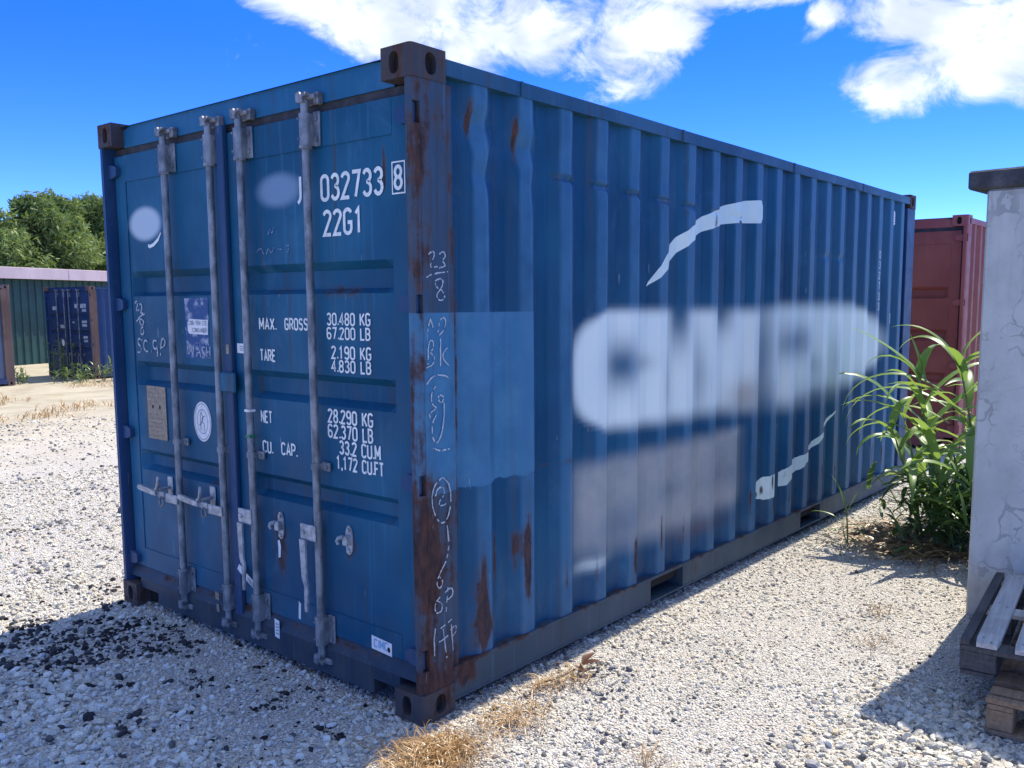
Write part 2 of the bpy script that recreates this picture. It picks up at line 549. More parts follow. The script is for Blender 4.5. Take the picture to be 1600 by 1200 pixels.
M_HEADER = paint('frame_paint', (0.010, 0.105, 0.215), (0.022, 0.135, 0.255), rust=0.2, dust=0.3, horiz='x', streak=.6)
M_RAIL = paint('rail_paint', (0.014, 0.070, 0.135), (0.030, 0.105, 0.18), rust=0.2, dust=0.3, horiz='y', streak=.8)
M_BRAIL = paint('bottom_rail_paint', (0.028, 0.058, 0.084), (0.055, 0.090, 0.118), rust=0.40, dust=0.08, horiz='y', streak=.8,
                spots=[(y_, .18, .5, .014, .15) for y_ in (.5, 1.4, 2.5, 3.6, 4.8)]+[(2.2, .12, .14, .06, .16), (.25, .15, .1, .08, .2)])
M_SILL = paint('sill_paint', (0.012, 0.030, 0.055), (0.026, 0.048, 0.075), rust=0.40, dust=0.2, horiz='x', streak=.8, spots=[(x_, .19, .4, .02, .14) for x_ in (-2.0, -1.3, -.5)])
M_POST = paint('post_paint', (0.028, 0.066, 0.115), (0.05, 0.095, 0.145), rust=0.74, dust=0.15, horiz='y', patch=True, streak=1.0,
               spots=[(0.03, 1.2, .03, 1.4, .08), (0.04, .75, .05, .22, .16), (0.10, .66, .05, .2, .12), (0.1, .15, .2, .16, .16), (0.12, 2.35, .1, .2, .06), (.12, 1.26, .07, .36, -.22), (.14, 1.9, .05, .5, -.07)], rough=.6)
M_POSTF = paint('post_paint_sound', (0.012, 0.05, 0.13), (0.025, 0.07, 0.16), rust=0.22, dust=0.3, horiz='y', streak=.7)
M_CAST = paint('casting_paint', (0.035, 0.045, 0.06), (0.07, 0.06, 0.06), rust=0.78, dust=0.3, horiz='y', streak=.8, rough=.65)
M_GALV = simple('galvanised_steel', (0.10, 0.125, 0.15), (0.25, 0.285, 0.31), 22, .5, .25, 0.35, stretch=(1, 1, .5))
M_GALVL = simple('bright_galvanised_steel', (0.22, 0.25, 0.28), (0.44, 0.47, 0.49), 30, .45, .3, 0.3)
M_GALVD = simple('galvanised_steel_dull', (0.10, 0.115, 0.135), (0.26, 0.28, 0.30), 26, .6, .3, 0.3)
M_RUBBER = simple('rubber_gasket', (0.012, 0.014, 0.017), (0.035, 0.036, 0.04), 20, .7, .15)
M_DARK = simple('hollow_dark', (0.006, 0.006, 0.007), (0.012, 0.011, 0.011), 10, .9, .1)
M_WHITE = simple('white_lettering', (0.60, 0.66, 0.63), (0.74, 0.79, 0.75), 30, .55, .1)
M_DECAL = paint('white_vinyl', (0.55, 0.69, 0.67), (0.65, 0.77, 0.73), rust=0.02, dust=0.1, horiz='y', streak=.12, grime=(.42, .42, .40),
                spots=[(2.36, 2.12, .035, .09, .34), (2.66, 2.13, .03, .02, .36), (3.10, .42, .03, .05, .36), (3.20, .45, .02, .09, .36), (3.02, .40, .03, .03, .36), (3.42, .47, .03, .06, .3)])
M_CHALK = simple('chalk', (0.26, 0.32, 0.36), (0.50, 0.55, 0.58), 160, .95, .0)
M_FAINT = simple('faint_chalk', (0.10, 0.17, 0.28), (0.20, 0.28, 0.40), 160, .95, .0)
M_PLATE = simple('safety_plate_brass', (0.20, 0.16, 0.11), (0.31, 0.26, 0.19), 60, .6, .2)
M_STICKER = simple('white_sticker', (0.62, 0.64, 0.64), (0.74, 0.75, 0.74), 30, .55, .05)
M_SCUFF = simple('peeled_sticker_residue', (0.018, 0.07, 0.20), (0.32, 0.37, 0.44), 22, .7, .1, lo=.50, hi=.66)
M_PRINT = simple('sticker_print', (0.16, 0.19, 0.24), (0.22, 0.25, 0.30), 30, .6, 0)
M_PRINTB = simple('sticker_print_blue', (0.18, 0.36, 0.55), (0.22, 0.40, 0.60), 30, .6, 0)
M_GREENTAPE = simple('green_tape', (0.01, 0.14, 0.08), (0.02, 0.18, 0.10), 30, .5, 0)
M_RED = paint('red_paint', (0.20, 0.046, 0.034), (0.26, 0.072, 0.050), rust=0.0, dust=0.15, horiz='x', streak=.25, grime=(.12, .05, .05), rough=.5, spec=.4)
M_REDR = paint('red_rail_paint', (0.23, 0.055, 0.05), (0.30, 0.085, 0.07), rust=0.0, dust=0.15, horiz='x', streak=.4, grime=(.12, .05, .05), rough=.5, spec=.4)
M_RUSTY = paint('rusty_post_paint', (0.15, 0.095, 0.070), (0.21, 0.14, 0.105), rust=0.45, dust=0.3, horiz='y', streak=.8, rough=.65)
M_FARBLUE = paint('far_blue_paint', (0.012, 0.036, 0.105), (0.02, 0.052, 0.135), rust=0.1, dust=0.3, horiz='x', streak=.5)
M_FARSIDE = paint('far_side_paint', (0.02, 0.055, 0.14), (0.035, 0.075, 0.17), rust=0.15, dust=0.3, horiz='y', streak=.6)
M_GREYBLUE = paint('grey_blue_paint', (0.075, 0.105, 0.16), (0.11, 0.145, 0.21), rust=0.2, dust=0.3, horiz='y', streak=.6)

# ------------------------------------------------------------------ shipping containers
CW, CL, CH = 2.438, 6.058, 2.591
PER, Y_FIRST, X_IN, X_OUT = 0.2815, 0.275, -0.047, -0.011
SLOTS = [(.21, .30), (.915, .995), (1.613, 1.684), (2.309, 2.389)]
HINGE_Z = [.252, .955, 1.650, 2.349]
BANDS = [(.760, .785, .840, .872), (1.220, 1.248, 1.318, 1.350), (1.692, 1.713, 1.790, 1.823)]


def corr_profile(y):
    """0 = recessed flat, 1 = outer flat of the corrugated side sheet"""
    if y < Y_FIRST:
        return 0.0
    k = ((y-Y_FIRST) % PER)/PER
    if k < .25:
        return k/.25
    if k < .505:
        return 1.0
    if k < .75:
        return 1-(k-.505)/.245
    return 0.0


def side_x(y, z, dents):
    if not dents:
        return X_IN+(X_OUT-X_IN)*corr_profile(y)
    yy = y
    # two buckled ribs beside the door post
    for (cy, amp, cz, hz) in ((.38, .045, 2.33, .075), (.66, .040, 2.31, .08)):
        g = math.exp(-((y-cy)/.10)**2)
        yy -= amp*g*math.exp(-((z-cz)/hz)**2)
        yy += amp*.6*g*math.exp(-((z-(cz-.17))/.07)**2)
    c = corr_profile(yy)
    x = X_IN+(X_OUT-X_IN)*c
    for (cy, cz, hz, a) in ((.40, 2.36, .05, .022), (.68, 2.29, .05, .018), (.38, 2.16, .04, .010)):
        x -= a*math.exp(-((y-cy)/.09)**2)*math.exp(-((z-cz)/hz)**2)
    # a line of knocks across the ribs
    if .8 < y < 2.7:
        zk = 2.205-.026*(y-.9)
        x -= (.022*math.exp(-((z-zk)/.014)**2)+.006*math.exp(-((z-zk-.08)/.07)**2))*c*(1 if y < 2.2 else .5)
    if 3.9 < y < 4.4:
        x -= .010*math.exp(-((z-1.98)/.02)**2)*c
    x -= .006*math.exp(-((y-.42)/.12)**2-((z-1.15)/.2)**2)
    x += .0016*mnoise.noise(Vector((y*2.3, z*1.7, 1.1)))+.0008*mnoise.noise(Vector((y*9, z*5, 7.7)))
    return x


def gauss(y, z, cy, cz, ry, rz):
    return math.exp(-((y-cy)/ry)**2-((z-cz)/rz)**2)


def interp(x, pts):
    if x <= pts[0][0]:
        return pts[0][1]
    for (a, va), (b, vb) in zip(pts, pts[1:]):
        if x <= b:
            return va+(vb-va)*(x-a)/(b-a)
    return pts[-1][1]


def blurred_lettering(y, z):
    """white, grey and brown amounts of the blurred lettering on the side sheet"""
    wht = gry = brn = 0.0
    if .85 < y < 5.75 and .7 < z < 1.8:
        zb = interp(y, [(1.0, 1.10), (1.25, 1.02), (1.85, 1.005), (2.46, 1.0), (3.5, .93), (4.66, .95), (5.4, 1.1)])
        zt = interp(y, [(1.0, 1.55), (1.12, 1.60), (1.25, 1.622), (3.0, 1.622), (3.3, 1.652), (5.1, 1.66), (5.5, 1.56)])
        soft = .03+.018*(y-1)
        m = sstep(z, zb-soft, zb+soft*1.6)*(1-sstep(z, zt-soft*1.2, zt+.012+soft*.4))
        q = min(1.2, abs(z-1.32)/.30)
        yl, yr = .96+.24*q**3, 5.52-.55*q**2.2
        m *= sstep(y, yl, yl+.13)*(1-sstep(y, yr-.38, yr+.02))
        m *= interp(y, [(1, 1.0), (1.9, 1.0), (2.9, .97), (3.1, .95), (4.4, 1.0), (5.5, .95)])
        for g in ((1.43, 1.34, .15, .12, .92), (1.62, 1.34, .10, .05, .4), (1.99, 1.60, .09, .20, .95), (1.87, 1.2, .05, .2, .45), (2.49, 1.60, .10, .13, .85), (2.25, 1.22, .06, .22, .35), (3.06, 1.3, .12, .45, .75), (3.55, 1.38, .28, .12, .75), (3.9, 1.2, .12, .1, .4),
                  (4.7, .93, .7, .12, .8), (3.93, .95, .3, .12, .6), (3.1, .98, .15, .15, .6), (2.2, 1.3, .06, .25, .2), (4.3, 1.2, .10, .2, .35)):
            m *= 1-g[4]*gauss(y, z, *g[:4])
        wht = m
        brn = .55*gauss(y, z, 2.78, 1.08, .22, .10)
    if .85 < y < 3.0 and .2 < z < 1.0:
        zb = interp(y, [(1.0, .43), (1.3, .39), (2.08, .36), (2.8, .40)])
        m = sstep(z, zb-.06, zb+.10)*(1-sstep(z, .82, .93))*sstep(y, .93, 1.13)*(1-sstep(y, 2.62, 2.88))
        for g in ((1.43, .53, .2, .10, .45), (1.9, .62, .15, .05, .3), (2.55, .62, .2, .10, .35), (1.2, .72, .1, .08, -.15), (1.7, .45, .1, .06, -.15)):
            m *= 1-g[4]*gauss(y, z, *g[:4])
        gry = .88*m
        wht = max(wht, .75*gauss(y, z, 1.17, .375, .12, .03), .45*gauss(y, z, 2.68, .85, .08, .03))
        brn = max(brn, .35*gauss(y, z, 2.25, .34, .3, .05))
    return wht, gry, brn


def add_casting(name, sx, ey, top, mat, parent):
    """corner casting; sx: 'R'/'L' side, ey: 'D'oor or 'F'ar end"""
    z0 = CH-.118 if top else 0.0
    V, F, MI = [], [], []

    def P(a, b, c):
        return (-a if sx == 'R' else -CW+a, b if ey == 'D' else CL-b, z0+c)

    def face(pts, mi=0):
        k = len(V)
        V.extend(P(*p) for p in pts)
        F.append(tuple(range(k, k+len(pts))))
        MI.append(mi)
    r, H = .018, .118

    def holed(lo, hi, hc, hr, mk):
        cc = .058
        angs = sorted([2*math.pi*i/20 for i in range(20)]+[math.atan2(v-cc, u-hc) % (2*math.pi) for u in (lo, hi) for v in (0, H)])
        outer, inner = [], []
        for th in angs:
            ca, sa = math.cos(th), math.sin(th)
            ts = []
            if abs(ca) > 1e-9:
                ts.append(((hi if ca > 0 else lo)-hc)/ca)
            if abs(sa) > 1e-9:
                ts.append(((H if sa > 0 else 0)-cc)/sa)
            tt = min(ts)
            outer.append((hc+ca*tt, cc+sa*tt))
            e = 2.6
            q = (abs(ca)**e+abs(sa)**e)**(-1/e)
            inner.append((hc+ca*q*hr, cc+sa*q*.040))
        n = len(angs)
        for i in range(n):
            j = (i+1) % n
            face([mk(*outer[i], 0), mk(*outer[j], 0), mk(*inner[j], 0), mk(*inner[i], 0)])
            face([mk(*inner[i], 0), mk(*inner[j], 0), mk(*inner[j], .028), mk(*inner[i], .028)])
        face([mk(*p, .028) for p in inner], 1)
    holed(r, .162, .092, .026, lambda u, c, d: (u, d, c))      # end face
    holed(r, .178, .100, .028, lambda u, c, d: (d, u, c))      # side face
    ar = [(r-r*math.sin(R(a)), r-r*math.cos(R(a))) for a in (0, 22.5, 45, 67.5, 90)]
    for (a0, b0), (a1, b1) in zip(ar, ar[1:]):
        face([(a0, b0, 0), (a1, b1, 0), (a1, b1, H), (a0, b0, H)])
    loop = [(.162, 0)]+ar+[(0, .178), (.162, .178)]
    face([(a, b, H) for a, b in loop])
    face([(a, b, 0) for a, b in loop])
    face([(.162, 0, 0), (.162, .178, 0), (.162, .178, H), (.162, 0, H)])
    face([(0, .178, 0), (.162, .178, 0), (.162, .178, H), (0, .178, H)])
    return mesh_obj(name, V, F, parent=parent, mats=[mat, M_DARK], midx=MI)


def door_post(sx, mat, parent):
    X = (lambda a: -a) if sx == 'R' else (lambda a: -CW+a)
    mb = MB()

    def bx(a0, a1, b0, b1, z0, z1):
        xa, xb = sorted((X(a0), X(a1)))
        mb.box(xa, xb, b0, b1, z0, z1)
    ZB, ZT = .118, CH-.118
    full = [(.042, .006), (.017, .006), (.010, .010), (.006, .017), (.005, .044), (.042, .044)]
    thin = [(.042, .006), (.017, .006), (.012, .008), (.010, .014), (.042, .014)]
    zs = [ZB]+[v for s in SLOTS for v in s]+[ZT]
    for i in range(len(zs)-1):
        poly = full if i % 2 == 0 else thin
        mb.prism([(X(a), b) for a, b in poly], 'z', zs[i], zs[i+1])
    bx(.004, .030, .0445, .178, ZB, ZT)
    bx(.013, .040, .1785, .216, ZB, ZT)
    bx(.0425, .048, .012, .14, ZB, ZT)
    return mb.build('corner_post', mat, parent)


def rod_parts(door, x, keeper_parent, mg, md):
    y = .022
    MB().tube([(x, y, z) for z in (.115, .6, 1.3, 2.0, 2.475)], .0172, 12).build('lock_rod', mg, door, True)
    for z0, z1, m in ((2.295, 2.425, mg), (.165, .292, mg)):
        b = MB()
        b.tube([(x, y, z0), (x, y, z1)], .0255, 12)
        b.box(x-.026, x+.026, y, .0535, z0+.002, z1-.002)
        b.box(x+.020, x+.063, .044, .0537, z0, z1+.008, .003)
        for zz in (z0+.028, z1-.022):
            b.tube([(x+.046, .045, zz), (x+.046, .036, zz)], .0085, 8)
            b.tube([(x-.014, y-.019, zz), (x-.014, y-.027, zz)], .005, 6)
        b.build('rod_bracket', m, door, True, 35)
        zz = z1-.003 if z0 < 1 else z0-.004
        MB().tube([(x, y, zz-.006), (x, y, zz+.006)], .0275, 12).build('collar', M_GALVD, door, True)
    b = MB()
    b.tube([(x, y, .945), (x, y, .972)], .0225, 12)
    b.box(x+.012, x+.064, .040, .0537, .938, .976, .003)
    b.box(x-.022, x+.022, y, .0537, .946, .971)
    b.tube([(x+.047, .041, .957), (x+.047, .033, .957)], .0075, 8)
    b.build('rod_clamp', mg, door, True, 35)
    # cams: a toothed head on each end of the rod
    for zc, s in ((2.485, 1), (.105, -1)):
        b = MB()
        b.prism([(x-.026, zc-.018*s), (x-.030, zc+.020*s), (x-.004, zc+.024*s), (x+.004, zc+.012*s), (x+.030, zc+.020*s), (x+.034, zc+.008*s), (x+.012, zc-.002*s), (x+.016, zc-.020*s)], 'y', -.002, .040)
        b.build('cam', M_GALVD, door)
        k = MB()
        k.box(x+.016, x+.062, .020, .064, zc+(-.006 if s > 0 else -.02), zc+(.012 if s > 0 else .004), .003)
        k.box(x+.040, x+.070, .034, .064, zc-.026, zc+.022, .003)
        k.box(x-.045, x+.05, .056, .0635, zc-.022, zc+.018, .003)
        k.build('cam_keeper', M_GALVD, keeper_parent)


def handle_side(door, x, mg):
    """handle lying level, pointing to the left of its rod, on its catch"""
    b = MB()
    b.box(x-.115, x+.012, -.004, .004, .632, .680, .004)
    b.box(x-.175, x-.105, -.010, -.003, .655, .685, .003)
    b.prism([(x-.362, .684), (x-.345, .700), (x-.255, .692), (x-.175, .684), (x-.170, .660), (x-.255, .664), (x-.345, .672)], 'y', -.022, -.008)
    b.build('handle', mg, door)
    h = MB()
    h.tube([(x-.185, -.012, .690), (x-.160, -.016, .700), (x-.146, -.018, .722), (x-.142, -.018, .745), (x-.150, -.014, .757), (x-.160, -.008, .750)], [.008, .010, .010, .009, .008, .006], 8)
    h.box(x-.178, x-.128, .051, .0585, .640, .752, .004)
    h.box(x-.160, x-.146, -.012, .052, .690, .702, .003)
    h.build('handle_catch', mg, door, True, 40)
    rg = MB()
    rg.tube([(x-.132+.020*math.cos(a), -.010, .634+.024*math.sin(a)) for a in [i*2*math.pi/14 for i in range(15)]], .0052, 6)
    rg.build('seal_ring', M_GALVD, door, True)


def handle_down(door, x, mg):
    """handle hanging down on the left of its rod"""
    b = MB()
    b.box(x-.098, x+.008, -.002, .006, .630, .700, .005)
    b.tube([(x-.072, -.002, .665), (x-.072, -.010, .665)], .011, 8)
    b.build('handle_hub', mg, door, True, 35)
    h = MB()
    h.prism([(x-.090, .632), (x-.048, .632), (x-.050, .46), (x-.040, .43), (x-.048, .31), (x-.066, .31), (x-.064, .425), (x-.080, .46)], 'y', -.014, -.005)
    h.build('handle', mg, door)


def catch(door, x, z, mg, mirror=1):
    b = MB()
    b.prism([(x+.022*math.cos(a), z+.052*math.sin(a)+(.012 if math.sin(a) > 0 else -.012)) for a in [i*2*math.pi/16 for i in range(16)]], 'y', .052, .058)
    b.box(x-.014, x+.014, .026, .053, z-.02, z+.022, .004)
    b.tube([(x+.002, .052, z+.044), (x+.002, .043, z+.044)], .009, 8)
    b.tube([(x+.002, .052, z-.046), (x+.002, .043, z-.046)], .009, 8)
    b.tube([(x-.008, .030, z+.018), (x-.030, .022, z+.012), (x-.042, .022, z-.004), (x-.036, .024, z-.018)], [.009, .009, .008, .006], 8)
    b.build('handle_catch', mg, door, True, 35)


def door_panel(x0, x1, z0, z1, mat, parent):
    zs = {z0, z1}
    for bnd in BANDS:
        zs.update(bnd)
    zs = sorted(zs)
    zz = []
    for a, b in zip(zs, zs[1:]):
        n = max(1, int((b-a)/.05))
        zz += [a+(b-a)*i/n for i in range(n)]
    zz.append(z1)
    xs = [x0, x0+.012, x0+.052]
    n = 18
    xs += [x0+.052+(x1-x0-.104)*i/n for i in range(1, n)]+[x1-.052, x1-.012, x1]

    def dep(x, z):
        d = 0
        for (a, b, c, e) in BANDS:
            if a < z < e:
                d = min(1, (z-a)/(b-a), (e-z)/(e-c))
        ex = min(1, max(0, (x-x0-.012)/.04), max(0, (x1-.012-x)/.04))
        return .060+.044*min(d, ex)+.0011*mnoise.noise(Vector((x*3.1, z*3.1, x0*9)))
    V = [(x, dep(x, z), z) for z in zz for x in xs]
    nx = len(xs)
    F = [(j*nx+i, j*nx+i+1, (j+1)*nx+i+1, (j+1)*nx+i) for j in range(len(zz)-1) for i in range(nx-1)]
    return mesh_obj('door_sheet', V, F, mat, parent, True, 14)


def corrugated_sheet(name, mat, parent, dents, rows):
    ys = [.2155]
    k = 0
    while True:
        y = Y_FIRST+PER*(k//4)+PER*(0, .25, .505, .75)[k % 4]
        if y > CL-.22:
            break
        ys.append(y)
        k += 1
    ys.append(CL-.2155)
    sub = 4 if dents else 1
    yy = []
    for a, b in zip(ys, ys[1:]):
        yy += [a+(b-a)*i/sub for i in range(sub)]
    yy.append(ys[-1])
    z0, z1 = .182, 2.505
    zz = [z0+(z1-z0)*i/rows for i in range(rows+1)]
    if dents:     # finer rows where the sheet is knocked
        zz = sorted(set([z for z in zz if not 1.95 < z < 2.5]+[1.95+.55*i/46 for i in range(47)]))
    V = [(side_x(y, z, dents), y, z) for z in zz for y in yy]
    n = len(yy)
    F = [(j*n+i, j*n+i+1, (j+1)*n+i+1, (j+1)*n+i) for j in range(len(zz)-1) for i in range(n-1)]
    o = mesh_obj(name, V, F, mat, parent, True, 13)
    if dents:
        at = o.data.color_attributes.new('blurred_lettering', 'FLOAT_COLOR', 'POINT')
        arr = np.zeros((len(V), 4), np.float32)
        arr[:, 3] = 1
        for i, v in enumerate(V):
            arr[i, :3] = blurred_lettering(v[1], v[2])
        at.data.foreach_set('color', arr.ravel())
        ru = np.zeros(len(V), np.float32)
        ya, za = np.array([v[1] for v in V]), np.array([v[2] for v in V])
        for (cy, cz, ry, rz, wgt) in SIDE_RUST:
            ru += 1.15*wgt*np.exp(-((ya-cy)/ry)**2-((za-cz)/rz)**2)
        o.data.attributes.new('rusting', 'FLOAT', 'POINT').data.foreach_set('value', ru)
        # light painted into the colour of the outer rib flats, with worn edges
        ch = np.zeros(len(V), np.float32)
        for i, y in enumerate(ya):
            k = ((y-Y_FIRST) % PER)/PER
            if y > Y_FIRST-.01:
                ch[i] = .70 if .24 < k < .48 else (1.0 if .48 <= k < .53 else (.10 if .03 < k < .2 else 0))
        o.data.attributes.new('rib_light_wear', 'FLOAT', 'POINT').data.foreach_set('value', ch)
    return o


def shipping_container(loc, rz, mats, label, hero=False, seam=-1.318):
    """20-foot steel box: origin at the bottom of its right door corner, doors on the y = 0 end"""
    root = tag(empty('shipping_container', loc, rz), label, 'container', 'shipping containers standing in the yard')
    g = mats
    for sx in 'RL':
        for ey in 'DF':
            for top in (False, True):
                add_casting('corner_casting', sx, ey, top, g['cast'], root)
    door_post('R', g['post'], root)
    door_post('L', g['post_l'], root)
    for sx in 'RL':
        mb = MB()
        xa, xb = (-.05, -.005) if sx == 'R' else (-CW+.005, -CW+.05)
        mb.box(xa, xb, CL-.216, CL-.006, .118, CH-.118, .004)
        mb.build('corner_post', g['post_f'], root)
    # top rails
    for s, (xa, xb) in enumerate(((-.064, -.004), (-CW+.004, -CW+.064))):
        mb = MB()
        n = 14
        for i in range(n):    # the rail is slightly bowed and knocked
            ya, yb = .178+(CL-.356)*i/n, .178+(CL-.356)*(i+1)/n
            da = .003*math.sin(i*1.7) if hero else 0
            db = .003*math.sin((i+1)*1.7) if hero else 0
            vs = [(xa, ya, 2.505), (xb-da, ya, 2.505), (xb-da, ya, 2.565), (xa, ya, 2.565), (xa, yb, 2.505), (xb-db, yb, 2.505), (xb-db, yb, 2.565), (xa, yb, 2.565)]
            mb._add(vs, [(0, 1, 5, 4), (1, 2, 6, 5), (2, 3, 7, 6), (3, 0, 4, 7)])
        tr = mb.build('top_rail', g['rail'], root)
        if hero and s == 0:
            for yj in (.62, 1.95, 3.4, 4.7):
                MB().box(-.006, -.0005, yj, yj+.012, 2.507, 2.566).build('weld_seam', g['rail'], tr)
    # bottom rails with fork pockets
    for xa, xb in ((-.052, -.006), (-CW+.006, -CW+.052)):
        mb = MB()
        mb.box(xa, xb+.004, .178, CL-.178, .166, .184, .002)
        mb.box(xa, xb+.003, .178, CL-.178, .040, .052, .002)
        for ya, yb in ((.178, 1.678), (2.02, 3.678), (4.04, CL-.178)):
            mb.box(xa, xb, ya, yb, .0515, .1665)
        br = mb.build('bottom_rail', g['brail'], root)
        sgn = -1 if xa > -1 else 1
        for ya, yb in ((1.678, 2.02), (3.678, 4.04)):
            xo, xi = (xb-.002, xb-.75) if xa > -1 else (xa+.002, xa+.75)
            mb = MB()
            lo, hi = min(xo, xi), max(xo, xi)
            mb.box(lo, hi, ya-.006, ya-.001, .05, .167)
            mb.box(lo, hi, yb+.001, yb+.006, .05, .167)
            mb.box(lo, hi, ya-.006, yb+.006, .168, .172)
            mb.box(lo, hi, ya-.006, yb+.006, .045, .0495)
            mb.build('fork_pocket', g['brail'], br)
    # sheets
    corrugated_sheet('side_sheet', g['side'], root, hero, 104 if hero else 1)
    ls = corrugated_sheet('side_sheet', g['side'], root, False, 1)
    ls.data.transform(Matrix.Translation((-CW, 0, 0)) @ Matrix.Diagonal((-1, 1, 1, 1)))
    V, F = [], []
    n = 40
    for i in range(n+1):
        y = .05+(CL-.1)*i/n
        zz = 2.572+(.006 if i % 2 else 0)
        V += [(-CW+.06, y, zz), (-.06, y, zz)]
    F = [(2*i, 2*i+1, 2*i+3, 2*i+2) for i in range(n)]
    mesh_obj('roof_sheet', V, F, g['rail'], root)
    V = []
    for i in range(45):
        x = -CW+.05+(CW-.1)*i/44
        y = CL-.02-(.045 if (i//2) % 2 else 0)
        V += [(x, y, .16), (x, y, 2.50)]
    mesh_obj('front_sheet', V, [(2*i, 2*i+2, 2*i+3, 2*i+1) for i in range(44)], g['side'], root)
    for za, zb in ((.03, .16), (2.50, 2.575)):
        MB().box(-CW+.16, -.16, CL-.07, CL-.008, za, zb).build('front_beam', g['rail'], root)
    MB().box(-CW+.05, -.05, .13, CL-.08, .10, .15).build('floor', M_DARK, root)
    # door header with its slightly wavy upper lip
    mb = MB()
    n = 26
    prof = []
    for i in range(n+1):
        x = -CW+.162+(CW-.324)*i/n
        e = min(1, i/1.2, (n-i)/1.2)
        prof.append((x, 2.552+.022*e+(.009*mnoise.noise(Vector((x*5.5, 2, 3)))+.004*mnoise.noise(Vector((x*17, 5, 3))) if hero else 0)))
    for (xa, za), (xb, zb) in zip(prof, prof[1:]):
        vs = [(xa, .066, 2.468), (xb, .066, 2.468), (xb, .064, zb), (xa, .064, za), (xa, .12, 2.468), (xb, .12, 2.468), (xb, .078, zb), (xa, .078, za)]
        mb._add(vs, [(0, 1, 2, 3), (3, 2, 6, 7), (4, 5, 1, 0), (4, 7, 6, 5)])
    hd = mb.build('door_header', g['header'], root)
    MB().box(-CW+.05, -.05, .074, .12, 2.424, 2.4675).build('header_gasket', g['gasket'], hd)
    # door sill
    mb = MB()
    mb.prism([(-CW+.162, .098), (-CW+.345, .098), (-CW+.345, .036), (-.325, .036), (-.325, .098), (-.162, .098), (-.162, .150), (-CW+.162, .150)], 'y', .030, .100)
    mb._add([(-CW+.048, .030, .1505), (-.048, .030, .1505), (-.048, .062, .208), (-CW+.048, .062, .208)], [(0, 1, 2, 3)])
    sill = mb.build('door_sill', g['sill'], root)
    # doors
    doors = []
    rods = {0: (-1.800, -1.392), 1: (-1.142, -.660)}
    for k, (xa, xb) in enumerate(((-CW+.068, seam-.012), (seam+.012, -.068))):
        pa, pb = (xa+.108, seam-.125) if k == 0 else (seam+.128, xb-.105)
        d = g['door'][k]
        dr = MB().box(xa, pa-.002, .0545, .108, .210, 2.428, .002).box(pb+.002, xb, .0545, .108, .210, 2.428, .002)
        dr.box(pa-.0015, pb+.0015, .0550, .108, 2.292, 2.4278).box(pa-.0015, pb+.0015, .0550, .108, .2102, .314)
        door = dr.build('door', d, root)
        doors.append(door)
        door_panel(pa-.001, pb+.001, .312, 2.294, d, door)
        for hz in HINGE_Z:
            if k == 1:
                poly = [(xb-.060, hz-.020), (xb-.060, hz+.020), (xb-.030, hz+.032), (-.044, hz+.036), (-.044, hz-.036), (xb-.030, hz-.032)]
            else:
                poly = [(xa+.060, hz-.020), (xa+.060, hz+.020), (xa+.030, hz+.032), (-CW+.044, hz+.036), (-CW+.044, hz-.036), (xa+.030, hz-.032)]
            hb = MB().prism(poly, 'y', .030, .0525)
            xp = -.030 if k == 1 else -CW+.030
            hb.tube([(xp, .030, hz-.036), (xp, .030, hz+.036)], .011, 8)
            hb.build('hinge', g['post_l'] if k == 0 else g['hinge'], door)
        # seal between door and frame
        gx = (-.068, -.0475) if k == 1 else (-CW+.0475, -CW+.068)
        MB().box(gx[0], gx[1], .072, .107, .212, 2.426).build('gasket', g['gasket'], door)
        for x in rods[k]:
            rod_parts(door, x, hd if False else door, g['galv'], None)
            if k == 0:
                handle_side(door, x, g.get('bright', g['galv']))
            else:
                handle_down(door, x, g.get('bright', g['galv']))
        if k == 1:
            catch(door, -.98, .643, g.get('bright', g['galv']))
            catch(door, -.492, .655, g.get('bright', g['galv']))
    ob = MB().box(seam-.030, seam+.028, .030, .0540, .150, 2.462, .004)
    ob.build('door_overlap_bar', g['sealbar'], doors[1])
    MB().box(seam-.062, seam+.070, .014, .0295, 1.238, 1.332, .006).build('lock_plate', g['door'][1], doors[1])
    return root, doors, sill

# ------------------------------------------------------------------ the blue container in the foreground
HERO = dict(cast=M_CAST, post=M_POST, post_l=M_POSTF, post_f=M_POSTF, rail=M_RAIL, brail=M_BRAIL, side=M_SIDE, header=M_HEADER, sill=M_SILL, door=(M_DOOR_L, M_DOOR_R),
            gasket=M_RUBBER, galv=M_GALV, bright=M_GALVL, hinge=M_POSTF, sealbar=M_POSTF)
hero, hdoors, hsill = shipping_container((0, 0, 0), 0, HERO, 'large blue shipping container in the foreground with rusty post and white door lettering', hero=True)
DL, DR = hdoors
on_panel = lambda u, v, k: (u, .0572-k, v)
on_stile = lambda u, v, k: (u, .0518-k, v)
L_ = lambda s, x0, z0, x1, h, sw=.15, par=DR, pl=on_panel, m=M_WHITE: lettering('lettering', s, x0, z0, x1, h, pl, m, par, sw)
L_('032733', -.612, 2.076, -.232, .097, .16)
L_('8', -.156, 2.086, -.116, .082, .17, pl=on_stile)
fr = [(-.170, 2.068), (-.100, 2.068), (-.100, 2.185), (-.170, 2.185)]
vs, fs = ribbon2d(fr, .0055, closed=True)
mesh_obj('digit_frame', [on_stile(a, b, 0) for a, b in vs], fs, M_WHITE, DR)
L_('22G1', -.602, 1.934, -.358, .095, .16)
